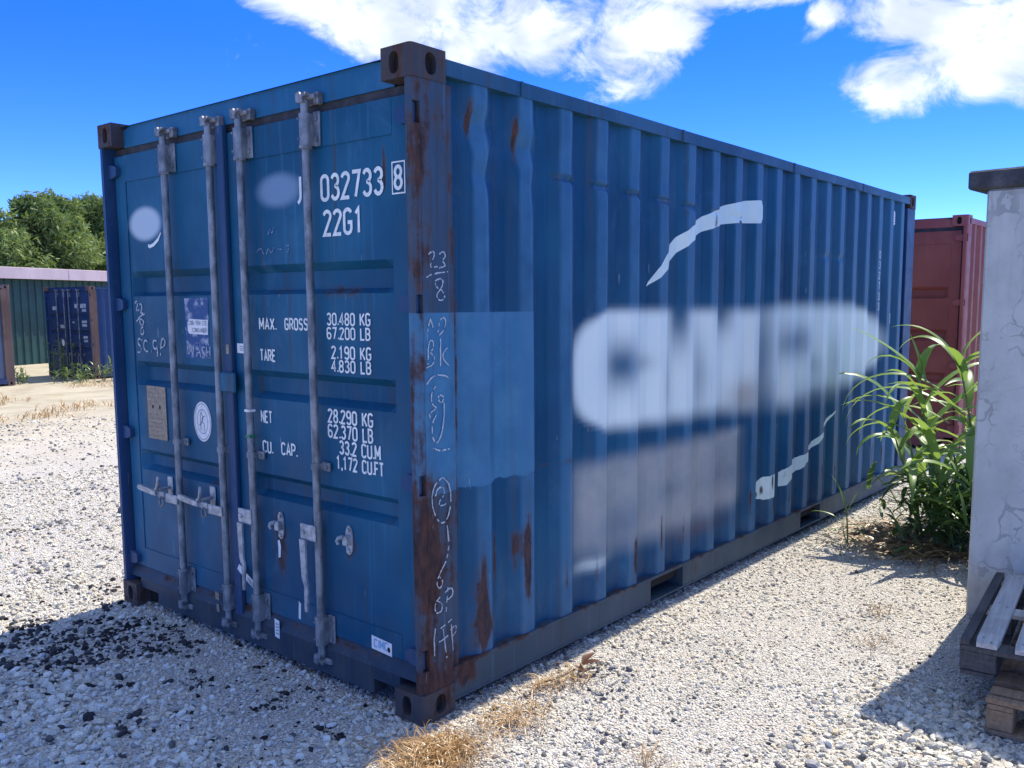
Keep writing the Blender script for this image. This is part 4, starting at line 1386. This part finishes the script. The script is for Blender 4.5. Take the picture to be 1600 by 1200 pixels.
# ------------------------------------------------------------------ concrete block with a dark slab on top
def concrete_material():
    mt, t, co = new_mat('cracked_painted_concrete')
    n = t.noise(co, 2.2, 6, .6)
    v = t.vm('ADD', co, t.scl(t.add('ShaderNodeTexNoise', {'Vector': co, 'Scale': 3.5, 'Detail': 4}, out='Color'), (.35, .35, .35)))
    d = t.vor(v, 6.2, 'DISTANCE_TO_EDGE')
    d2 = t.vor(v, 11, 'DISTANCE_TO_EDGE')
    brk = t.noise(co, 4.0, 5, .65)
    wid = t.ss(brk, .42, .72, .0, .080)
    cr = t.m('MULTIPLY', t.m('LESS_THAN', d, wid), t.ss(t.noise(co, 2.1, 3), .44, .56))
    cr2 = t.m('MULTIPLY', t.m('LESS_THAN', d2, .012), t.ss(t.noise(co, 2.6, 3), .54, .62))
    cr = t.m('MAXIMUM', cr, t.m('MULTIPLY', cr2, .7))
    col = t.mix(t.ss(n, .3, .7), (.40, .425, .40), (.54, .57, .54))
    col = t.mix(t.m('MULTIPLY', t.ss(t.noise(t.scl(co, (6, 6, .8)), 1.5, 6), .55, .75), .35), col, (.30, .30, .30))
    col = t.mix(t.m('MULTIPLY', cr, .6), col, t.mix(n, (.20, .20, .195), (.30, .295, .28)))
    z = t.sep(co)[2]
    dn_ = t.noise(co, 3.2, 6, .65)
    col = t.mix(t.m('MULTIPLY', t.ss(t.m('ADD', z, t.m('MULTIPLY', dn_, -.7)), .12, -.35), .55), col, (.25, .225, .19))
    run = t.noise(t.scl(co, (9, 9, .35)), 1.4, 5, .6)
    col = t.mix(t.m('MULTIPLY', t.m('MULTIPLY', t.ss(run, .5, .72), t.ss(z, 1.1, 2.2)), .5), col, (.16, .165, .17))
    mot = t.noise(co, 7, 6, .7)
    col = t.mix(t.m('MULTIPLY', t.ss(mot, .5, .72), .35), col, (.30, .305, .305))
    f = t.noise(co, 60, 4)
    return finish(mt, t, col, .85, t.bump(t.m('ADD', t.m('MULTIPLY', cr, -.5), t.m('MULTIPLY', f, .25)), .5, .01), spec=.25)


blk = tag(empty('concrete_block', (1.330, 2.70, -.02), R(-5)), 'tall pale cracked concrete block with a dark slab on top at the right edge', 'concrete block')
bm_ = MB()
bm_.box(0, 1.45, 0, 1.1, 0, 2.24, .012)
bm_.build('wall', concrete_material(), blk)
M_SLAB = simple('weathered_dark_slab', (.035, .038, .045), (.10, .105, .11), 9, .85, .5, lo=.35, hi=.75, bdist=.01)
MB().box(-.085, 1.54, -.03, 1.18, 2.241, 2.335, .01).build('top_slab', M_SLAB, blk)

# ------------------------------------------------------------------ two pallets
def wood(name, a, b, dk=.5):
    mt, t, co = new_mat(name)
    gr = t.noise(t.scl(co, (26, 26, 26)), 1.0, 4, .6)
    ln = t.noise(t.scl(co, (55, 3, 55)), 1.0, 6, .65, .3)
    st_ = t.noise(co, 4, 5, .6)
    col = t.mix(t.ss(ln, .3, .7), a, b)
    col = t.mix(t.m('MULTIPLY', t.ss(st_, .5, .72), dk), col, tuple(c*.35 for c in a))
    col = t.mix(t.m('MULTIPLY', t.ss(gr, .62, .75), .3), col, (.08, .07, .06))
    return finish(mt, t, col, .8, t.bump(t.m('ADD', ln, gr), .4, .003), spec=.25)


M_WOODW = wood('greyed_pale_wood', (.34, .325, .30), (.50, .48, .44), .35)
M_WOODB = wood('brown_wood', (.17, .115, .07), (.27, .19, .12), .5)
M_WOODD = wood('blackened_wood', (.050, .047, .045), (.095, .090, .085), .5)


M_NAIL = simple('rusty_nail', (.05, .03, .022), (.11, .06, .04), 60, .7, .1)


def plank(name, x0, x1, y0, y1, z0, z1, mat, parent, along='y', wear=.004):
    """a board with bevelled, slightly bowed and worn ends"""
    bm = bmesh.new()
    bmesh.ops.create_cube(bm, size=1)
    bmesh.ops.bevel(bm, geom=bm.edges[:], offset=.04 if (z1-z0) > .05 else .06, segments=1, affect='EDGES')
    ph = rnd.random()*9
    for v in bm.verts:
        u = v.co
        x = (x0+x1)/2+u.x*(x1-x0)
        y = (y0+y1)/2+u.y*(y1-y0)
        z = (z0+z1)/2+u.z*(z1-z0)
        x += wear*mnoise.noise(Vector((x*9, y*9, ph)))
        y += wear*mnoise.noise(Vector((x*9, y*9, ph+5)))
        v.co = (x, y, z)
    return MB().bm(bm).build(name, mat, parent)


def pallet(loc, rz, label, deck_mats, block_mat, flip=False):
    rt_ = tag(empty('pallet', loc, rz), label, 'pallet', 'pallets stacked by the block')
    S = 1.1
    def pk(nm, a0, a1, b0, b1, z0, z1, m):
        if flip:
            return plank(nm, b0, b1, a0, a1, z0, z1, m, rt_)
        return plank(nm, a0, a1, b0, b1, z0, z1, m, rt_)
    nb = 7
    wds = [.040, .084, .100, .096, .100, .098, .105]
    xs = [0, .054, .195, .365, .535, .705, .995]
    for i in range(nb):
        dx = rnd.uniform(-.006, .006) if 0 < i < nb-1 else 0
        pk('deck_board', xs[i]+dx, xs[i]+dx+wds[i], rnd.uniform(-.004, .006), S-rnd.uniform(0, .01), .1225, .1435, deck_mats[i % len(deck_mats)])
    for y in (0.0, .5, 1.0):
        pk('stringer_board', 0, S, y, y+.1, .1015, .122, deck_mats[1 % len(deck_mats)] if y else block_mat)
    if len(deck_mats) > 1:      # nail heads where the boards cross the stringers
        nm_ = None
        for i in range(nb):
            for y in (.03, .075, .53, .575, 1.03, 1.075):
                px_, py_ = xs[i]+wds[i]*(.28 if y*1000 % 2 else .7), y
                if nm_ is None:
                    nl_ = MB().tube([(0, 0, 0), (0, 0, .0016)], .0042, 8).build('nail', M_NAIL, rt_)
                    nm_ = nl_.data
                else:
                    nl_ = bpy.data.objects.new('nail', nm_)
                    COL.objects.link(nl_)
                    nl_.parent = rt_
                nl_.location = (px_, py_, .1428)
    for x in (0, .48, .96):
        for y in (0.002, .502, 1.002):
            pk('block', x+.002, x+.138, y, y+.095, .0215, .101, block_mat)
        pk('bottom_board', x, x+.14, 0, S, .001, .021, block_mat)
    return rt_


pallet((1.735, 1.300, gz(1.8, 1.5)+.014), R(4), 'lower brown wooden pallet lying on the gravel under a paler one', [M_WOODB], M_WOODB, flip=True)
pallet((1.592, 1.470, gz(1.8, 1.5)+.158), R(5), 'upper pallet with pale worn boards and a blackened edge beside the concrete block', [M_WOODD, M_WOODW, M_WOODW, M_WOODW, M_WOODW, M_WOODW, M_WOODD], M_WOODD)

# ------------------------------------------------------------------ green shed, trees
M_GREEN = simple('green_sheet_metal', (.010, .052, .042), (.016, .072, .058), 1.2, .55, .05)
M_FASCIA = simple('pale_pink_fascia', (.52, .40, .40), (.62, .50, .49), .8, .6, .05, stretch=(1, 1, .3))
M_SHEDROOF = simple('shed_roof_sheet', (.40, .33, .33), (.48, .41, .40), 1.0, .6, .05)
P0, P1 = Vector((-30.8, 9.5)), Vector((-32.4, 13.8))
dv = (P1-P0).normalized()
ang = math.atan2(dv.y, dv.x)
shed = tag(empty('shed', (P0.x, P0.y, -.5), ang), 'long low green sheet-metal shed with a pale pink roof edge behind the far containers', 'shed')
X0, X1, WH = -13.0, 15.0, 3.06
mb = MB()     # ribbed wall: local x along the wall, +y is the outside... the yard lies on the -y side
n = int((X1-X0)/.3)
poly = []
for i in range(n):
    x = X0+.3*i
    poly += [(x, 0.0), (x+.20, 0.0), (x+.225, .035), (x+.275, .035)]
V = [(x, -y, z) for x, y in poly for z in (0, WH)]
F = [(2*i, 2*i+2, 2*i+3, 2*i+1) for i in range(len(poly)-1)]
mesh_obj('front_wall', V, F, M_GREEN, shed)
MB().box(X0, X0+.05, .05, 9.0, 0, WH).build('end_wall', M_GREEN, shed)
MB().box(X1-.05, X1, .05, 9.0, 0, WH).build('end_wall', M_GREEN, shed)
MB().box(X0, X1, 9.0, 9.05, 0, WH).build('rear_wall', M_GREEN, shed)
k = 0
x = X0-.3
while x < X1:
    x2 = min(x+4.0, X1+.3)
    MB().box(x+.004, x2-.004, -.42, -.36, WH-.02, WH+.37, .008).build('fascia_panel', M_FASCIA, shed)
    x = x2
MB().prism([(-.355, WH+.34), (4.5, WH+.36), (9.3, WH+.34), (9.3, WH+.26), (-.355, WH+.26)], 'x', X0-.25, X1+.25).build('roof', M_SHEDROOF, shed)

M_BARK = simple('bark', (.07, .05, .035), (.13, .10, .075), 6, .9, .6, stretch=(1, 1, .3), bdist=.03)


def leaf_material(name, a, b, c):
    mt, t, co = new_mat(name)
    n = t.noise(co, .55, 3, .6)
    r_ = t.add('ShaderNodeNewGeometry', out='Random Per Island')
    col = t.mix(t.ss(n, .35, .65), a, b)
    col = t.mix(t.m('MULTIPLY', r_, .55), col, c)
    bs = t.add('ShaderNodeBsdfPrincipled', {'Base Color': col, 'Roughness': .6, 'Specular IOR Level': .3})
    tr = t.add('ShaderNodeBsdfTranslucent', {'Color': t.mix(.5, col, (.22, .30, .04))})
    mx = t.add('ShaderNodeMixShader', {0: .28, 1: bs, 2: tr})
    t.add('ShaderNodeOutputMaterial', {'Surface': mx}, out=None)
    return mt


M_LEAF1 = leaf_material('tree_leaves', (.12, .19, .050), (.20, .28, .085), (.30, .36, .12))
M_LEAF2 = leaf_material('dark_tree_leaves', (.085, .145, .045), (.14, .21, .065), (.22, .29, .09))


def quad_cloud(centres, size, aspect=.6):
    """leaf tufts: small crossed blades at random orientations"""
    n = len(centres)
    a = NP.normal(0, 1, (n, 3))
    a /= np.linalg.norm(a, axis=1, keepdims=True)
    b = NP.normal(0, 1, (n, 3))
    b -= a*np.sum(a*b, 1, keepdims=True)
    b /= np.linalg.norm(b, axis=1, keepdims=True)
    s = (size*NP.uniform(.6, 1.4, n))[:, None]
    c = np.asarray(centres)
    V = np.stack([c-a*s, c+b*s*aspect*.5, c+a*s, c-b*s*aspect*.5], 1).reshape(-1, 3)
    F = np.arange(4*n).reshape(-1, 4)
    return V, F


def tree(loc, h, rad, label, mat, seed, name='tree'):
    rg = random.Random(seed)
    rt_ = tag(empty(name, loc), label, 'tree', 'trees behind the green shed')
    tb = MB()
    tb.tube([(0, 0, -.1), (.05, .03, h*.25), (-.05, .08, h*.5), (.02, 0, h*.85)], [.24, .2, .14, .05], 8)
    lobes = []
    for i in range(30):
        a = rg.uniform(0, 6.283)
        zz = h*rg.uniform(.22, .96)
        prof = math.sin(math.pi*min(1, max(.08, (zz/h-.12)/.92))**.8)
        rr = rad*prof*rg.uniform(.15, .85)
        c = Vector((rr*math.cos(a), rr*math.sin(a), zz))
        lobes.append((c, rad*rg.uniform(.26, .46)*(1.1-.5*zz/h)))
        tb.tube([(0, 0, zz*.55), (c.x*.5, c.y*.5, zz*.8), tuple(c)], [.07, .045, .015], 5)
    tb.build('trunk', M_BARK, rt_, True)
    cen = []
    for c, r in lobes:
        m = int(520*(r/.9)**2)+160
        for _ in range(m):
            d = Vector((rg.gauss(0, 1), rg.gauss(0, 1), rg.gauss(0, .85))).normalized()
            rr = r*(rg.random()**.38)*(1+.35*mnoise.noise(Vector(d*2.2)+c))
            cen.append(c+d*rr)
    V, F = quad_cloud([tuple(v) for v in cen], .17, .55)
    mesh_obj('crown', V, F, mat, rt_)
    return rt_


bk = Vector((-dv.y, dv.x))      # towards the back of the shed (away from the yard)
if bk.x > 0:
    bk = -bk
TREES = [(10.2, 13.0, 7.3, 3.4, 0), (12.9, 12.6, 7.5, 3.3, 1), (15.3, 13.4, 8.0, 3.3, 0), (17.9, 13.8, 8.2, 3.4, 1), (21.4, 15.0, 8.5, 3.6, 0)]
TL = ['leafy green tree cut by the left edge of the picture behind the shed', 'darker tree behind the shed, second from the left edge', 'light green bushy tree behind the shed above the far blue container',
      'tall dark green tree behind the shed, nearest the big container but one', 'light green tree behind the shed partly hidden by the big blue container']
for i, (s, b_, h, r, k) in enumerate(TREES):
    p = P0+dv*s+bk*b_
    tree((p.x, p.y, -.5), h, r, TL[i], M_LEAF2 if k else M_LEAF1, 40+i)

# ------------------------------------------------------------------ reed-like grass beside the block, seedling, dry grass
def blade_material(name, a, b, tr_c, tr=.35):
    mt, t, co = new_mat(name)
    n = t.noise(co, 3.0, 3)
    r_ = t.add('ShaderNodeObjectInfo', out='Random')
    isl = t.add('ShaderNodeNewGeometry', out='Random Per Island')
    f = t.m('FRACT', t.m('ADD', r_, isl))
    col = t.mix(f, a, b)
    st_ = t.noise(t.scl(co, (1, 1, 1)), 26, 3)
    col = t.mix(t.m('MULTIPLY', t.ss(st_, .6, .75), .25), col, (.20, .20, .08))
    bs = t.add('ShaderNodeBsdfPrincipled', {'Base Color': col, 'Roughness': .38, 'Specular IOR Level': .55, 'Normal': t.bump(n, .2, .01)})
    trn = t.add('ShaderNodeBsdfTranslucent', {'Color': tr_c})
    mx = t.add('ShaderNodeMixShader', {0: tr, 1: bs, 2: trn})
    t.add('ShaderNodeOutputMaterial', {'Surface': mx}, out=None)
    return mt


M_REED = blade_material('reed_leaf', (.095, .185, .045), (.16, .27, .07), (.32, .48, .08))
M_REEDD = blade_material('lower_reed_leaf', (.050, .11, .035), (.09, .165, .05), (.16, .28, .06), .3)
M_STEM = simple('reed_stem', (.10, .14, .05), (.16, .20, .08), 12, .5, .1)
M_STRAW = blade_material('dry_straw', (.30, .165, .060), (.46, .29, .115), (.45, .32, .14), .2)
M_STRAWD = blade_material('brown_dead_leaves', (.20, .12, .06), (.36, .25, .13), (.30, .2, .1), .15)


def blade(base, az, length, width, el0, droop, n=9, twist=0.0):
    """arching leaf blade with a folded midrib; returns verts, faces"""
    p = Vector(base)
    V, F = [], []
    hz = Vector((math.cos(az), math.sin(az), 0))
    sd_ = Vector((-math.sin(az), math.cos(az), 0))
    e = el0
    for i in range(n+1):
        t_ = i/n
        d = hz*math.cos(e)+Vector((0, 0, 1))*math.sin(e)
        up_ = -hz*math.sin(e)+Vector((0, 0, 1))*math.cos(e)
        wd = width*(min(1, .45+2.4*t_) if t_ < .25 else (1-((t_-.25)/.75)**2.2))*.5
        s2 = sd_*math.cos(twist*t_)+up_*math.sin(twist*t_)
        u3 = up_*math.cos(twist*t_)-sd_*math.sin(twist*t_)
        V += [p-s2*wd+u3*wd*.35, p, p+s2*wd+u3*wd*.35]
        p = p+d*(length/n)
        e -= droop/n*(0.5+1.0*t_)
    for i in range(n):
        a, b = 3*i, 3*i+3
        F += [(a, b, b+1, a+1), (a+1, b+1, b+2, a+2)]
    return V, F


RS = 1.09
reed = tag(empty('reed_clump', (.95, 4.30, gz(.95, 4.3))), 'tall green reed-like grass clump with long arching leaves beside the concrete block', 'plant')
rp = random.Random(5)
reed.scale = (RS, RS, RS)
def local(v):
    return Vector(v)-Vector((.85, 4.0, gz(.85, 4)))
STEMS = [((1.00, 3.92), (.79, 3.90), 1.12), ((.80, 3.95), (.56, 3.85), 1.02), ((1.10, 4.10), (1.12, 4.05), 1.10), ((.70, 4.15), (.50, 4.10), .85), ((.92, 4.25), (.85, 4.35), 1.0),
         ((.62, 3.90), (.42, 3.80), .70), ((1.15, 3.80), (1.16, 3.72), .80), ((.85, 3.72), (.72, 3.60), .62), ((.55, 4.30), (.36, 4.25), .72), ((1.20, 4.35), (1.28, 4.3), 1.0), ((.98, 3.62), (.98, 3.50), .48)]
big_leaves = []
for (b0, b1, h) in STEMS:
    p0, p1 = local((*b0, gz(*b0)-.02)), local((*b1, h))
    mid = (p0+p1)/2+Vector((rp.uniform(-.03, .03), rp.uniform(-.03, .03), .02))
    MB().tube([p0, p0.lerp(mid, .6), mid, mid.lerp(p1, .6), p1], [.011, .010, .009, .007, .004], 6).build('stem', M_STEM, reed, True)
    nl = int(5+h*6)
    for i in range(nl):
        t_ = .18+.82*i/(nl-1)
        q = p0.lerp(mid, t_*2) if t_ < .5 else mid.lerp(p1, t_*2-1)
        az_ = (math.pi if i % 2 else 0)+rp.gauss(0, .75)+.5
        ln = rp.uniform(.40, .70)*(1 if t_ < .9 else .7)
        V, F = blade(q, az_, ln, rp.uniform(.048, .080), rp.uniform(.75, 1.25) if t_ < .9 else 1.35, rp.uniform(1.3, 2.7), 9, rp.uniform(-.6, .6))
        mesh_obj('leaf', V, F, M_REED, reed, True)
# chosen long leaves that lean out over the gravel towards the container
for (b, az_, ln, wd, e0, dr) in (((.60, 3.86, 1.02), math.pi*.98, .62, .06, .75, .5), ((.79, 3.90, 1.10), math.pi*1.02, .55, .055, 1.1, 1.6), ((.79, 3.9, 1.1), math.pi*.86, .60, .05, .95, 2.2), ((.70, 3.9, .95), math.pi*1.05, .80, .05, .55, 2.4),
                                 ((.72, 3.88, .86), math.pi*.95, .85, .045, .5, 2.2), ((.74, 3.9, .75), math.pi*1.0, .72, .045, .55, 2.3), ((.62, 3.85, .62), math.pi*1.08, .60, .04, .7, 2.3), ((.79, 3.9, 1.12), .25, .55, .06, .6, 2.6), ((.8, 3.9, 1.1), -.5, .5, .06, .9, 2.9),
                                 ((.60, 3.86, 1.0), math.pi*.9, .35, .03, 1.25, .2), ((1.1, 4.05, 1.05), .4, .5, .05, .9, 1.5), ((1.12, 4.05, 1.1), 1.2, .5, .05, 1.0, 1.2)):
    V, F = blade(local(b), az_, ln, wd, e0, dr, 12, rp.uniform(-.4, .4))
    mesh_obj('leaf', V, F, M_REED, reed, True)
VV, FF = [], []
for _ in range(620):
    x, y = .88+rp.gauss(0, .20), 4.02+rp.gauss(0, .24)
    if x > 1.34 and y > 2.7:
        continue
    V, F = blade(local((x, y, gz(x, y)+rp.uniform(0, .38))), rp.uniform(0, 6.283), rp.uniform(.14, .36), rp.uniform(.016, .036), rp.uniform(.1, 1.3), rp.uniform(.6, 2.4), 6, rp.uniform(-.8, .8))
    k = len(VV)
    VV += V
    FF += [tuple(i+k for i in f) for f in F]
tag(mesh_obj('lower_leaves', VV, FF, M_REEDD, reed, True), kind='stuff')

seed = tag(empty('grass_seedling', (.351, 3.65, gz(.35, 3.65))), 'young grass shoot with a few leaves growing alone next to the bottom rail', 'plant')
MB().tube([(0, 0, -.02), (-.01, 0, .15), (-.02, 0, .28)], [.007, .006, .003], 6).build('stem', M_STEM, seed, True)
MB().tube([(0, 0, -.01), (-.04, .01, .10), (-.045, .01, .17)], [.005, .004, .003], 6).build('stem', M_STEM, seed, True)
for (b, az_, ln, wd, e0, dr) in (((-.02, 0, .22), math.pi*.95, .30, .026, 1.35, .7), ((-.015, 0, .22), .3, .28, .026, 1.25, .5), ((-.03, 0, .16), math.pi, .26, .022, .5, 1.0), ((-.03, 0, .10), math.pi*1.1, .16, .02, .3, 1.6), ((0, 0, .10), -.1, .15, .022, .5, 2.4), ((0, 0, .06), -.8, .14, .018, .3, 1.8)):
    V, F = blade(b, az_, ln, wd, e0, dr, 8)
    mesh_obj('leaf', V, F, M_REED, seed, True)


def strands(centres, n, lmin, lmax, wd, hmax, rg):
    VV, FF = [], []
    for _ in range(n):
        cx, cy, sp = rg.choice(centres)
        x, y = cx+rg.gauss(0, sp), cy+rg.gauss(0, sp)
        az_ = rg.uniform(0, 6.283)
        ln = rg.uniform(lmin, lmax)
        bend = rg.gauss(0, 1.2)
        h = rg.uniform(.2, 1)*hmax
        m = 6
        k = len(VV)
        px, py = x, y
        z0 = rg.uniform(.004, .02)
        w2 = wd*rg.uniform(.6, 1.3)/2
        for i in range(m+1):
            t_ = i/m
            a = az_+bend*t_
            z = gz(px, py)+.006+z0+h*math.sin(math.pi*min(1, t_*1.05))*1.0
            ww = w2*(1-.6*t_)
            VV += [(px-math.sin(a)*ww, py+math.cos(a)*ww, z), (px+math.sin(a)*ww, py-math.cos(a)*ww, z+ww*.5)]
            px += math.cos(a)*ln/m
            py += math.sin(a)*ln/m
        FF += [(k+2*i, k+2*i+1, k+2*i+3, k+2*i+2) for i in range(m)]
    return VV, FF


rg = random.Random(21)
def strand_thing(name, args, mat, label, cat, group=None, kind=None):
    V, F = strands(*args, rg)
    cx, cy = args[0][0][0], args[0][0][1]
    o = mesh_obj(name, [(x-cx, y-cy, z) for x, y, z in V], F, mat, None, True)
    o.location = (cx, cy, 0)
    return tag(o, label, cat, group, kind)
strand_thing('dry_grass', ([(.20, -.14, .055), (.15, -.20, .06), (.28, -.20, .07), (.23, -.05, .04)], 620, .07, .20, .0034, .055, ), M_STRAW, 'dry golden grass tuft at the foot of the rusty corner casting', 'dry grass', 'dry grass tufts in the gravel')
strand_thing('dry_grass', ([(.30, .26, .05), (.22, .20, .05), (.25, .34, .05)], 190, .06, .16, .003, .04), M_STRAW, 'smaller dry grass tuft to the right of the corner casting', 'dry grass', 'dry grass tufts in the gravel')
strand_thing('dry_grass', ([(.17, .62, .035), (.20, .74, .04), (.15, .50, .03)], 110, .06, .16, .0035, .04), M_STRAW, 'thin wisps of straw with a twig beside the bottom rail', 'dry grass', 'dry grass tufts in the gravel')
strand_thing('straw_litter', ([(.62, 3.80, .12), (.80, 3.70, .12), (.50, 3.90, .10), (.95, 3.75, .12), (.42, 4.15, .10), (.65, 4.45, .15)], 620, .14, .38, .013, .035), M_STRAWD, 'brown dead leaves lying in a mat below the reed clump', 'straw', kind='stuff')
strand_thing('dry_weed', ([(.97, 2.40, .03)], 40, .05, .12, .003, .06), M_STRAWD, 'small withered weed in the gravel in front of the concrete block', 'weed', 'withered weeds in the gravel')
strand_thing('dry_weed', ([(.83, .30, .03)], 26, .06, .16, .003, .07), M_STRAW, 'thin withered weed near the bottom edge in the open gravel', 'weed', 'withered weeds in the gravel')
strand_thing('dry_weed', ([(1.10, 1.95, .04)], 36, .05, .12, .003, .05), M_STRAWD, 'small withered weed close to the pallet stack', 'weed', 'withered weeds in the gravel')
tw = empty('twig', (.14, .78, gz(.14, .78)))
tag(tw, 'dark twig with two dead leaves lying beside the bottom rail', 'twig')
MB().tube([(-.03, -.22, .015), (.02, -.10, .028), (.03, .02, .032), (.0, .10, .055)], [.005, .0045, .004, .002], 6).build('branch', M_BARK, tw, True)
M_DEADLEAF = blade_material('dead_leaf', (.06, .028, .018), (.11, .05, .03), (.1, .04, .02), .1)
for (b, az_, ln) in (((.03, .02, .035), .6, .11), ((.02, .06, .04), 1.5, .09), ((.03, -.01, .03), -.3, .06)):
    V, F = blade(b, az_, ln, .045, .45, .8, 6)
    mesh_obj('leaf', V, F, M_DEADLEAF, tw, True)

# weeds along the foot of the far containers
M_WEED = blade_material('weed_leaf', (.06, .11, .03), (.13, .19, .06), (.18, .25, .06))
wl = ['tall feathery weed left of the far blue doors', 'green weed in front of the far blue doors', 'bushy weed by the rusty post of the far blue container', 'leafy weed beside the far blue container near the big one', 'low weed between the two far containers', 'yellowish low weed in front of the far blue doors']
for i, (x, y, h, nb_, sp) in enumerate(((-23.6, 8.55, 1.15, 90, .30), (-22.75, 8.75, .6, 60, .30), (-22.2, 9.15, .6, 70, .30), (-21.9, 9.75, .9, 80, .28), (-23.2, 7.35, .45, 50, .2), (-22.5, 8.45, .35, 90, .55))):
    VV, FF = [], []
    o_ = empty('weed', (x, y, gz(x, y)))
    tag(o_, wl[i], 'weed', 'weeds by the far containers')
    sb = MB()
    for _ in range(9):
        a = rg.uniform(0, 6.283)
        q = (rg.gauss(0, sp*.5), rg.gauss(0, sp*.5))
        tip = (q[0]+.25*sp*math.cos(a), q[1]+.25*sp*math.sin(a), h*rg.uniform(.6, 1))
        sb.tube([(q[0], q[1], -.02), (q[0]*.6+tip[0]*.4, q[1]*.6+tip[1]*.4, tip[2]*.5), tip], [.012, .009, .004], 5)
        for j in range(nb_//9):
            t_ = rg.uniform(.15, 1)
            V, F = blade((q[0]+(tip[0]-q[0])*t_, q[1]+(tip[1]-q[1])*t_, tip[2]*t_), rg.uniform(0, 6.283), rg.uniform(.12, .28), .045, rg.uniform(.2, 1.2), 1.2, 3)
            k = len(VV)
            VV += V
            FF += [tuple(i_+k for i_ in f) for f in F]
    sb.build('stem', M_STEM, o_, True)
    mesh_obj('foliage', VV, FF, M_WEED, o_, True)
# low tufts on the dry ground towards the shed
VV, FF = [], []
for _ in range(900):
    x = rg.uniform(-22, -11.5)
    y = rg.uniform(2, 9)
    if mnoise.noise(Vector((x*.5, y*.5, 3))) < .12:
        continue
    for _k in range(4):
        V, F = blade((x+rg.gauss(0, .06), y+rg.gauss(0, .06), gz(x, y)), rg.uniform(0, 6.283), rg.uniform(.08, .22), .016, rg.uniform(.4, 1.3), 1.2, 3)
        k = len(VV)
        VV += V
        FF += [tuple(i_+k for i_ in f) for f in F]
tag(mesh_obj('dry_ground_tufts', VV, FF, M_STRAW, None, True), 'sparse dry grass tufts on the bare ground towards the shed', 'grass', kind='stuff')
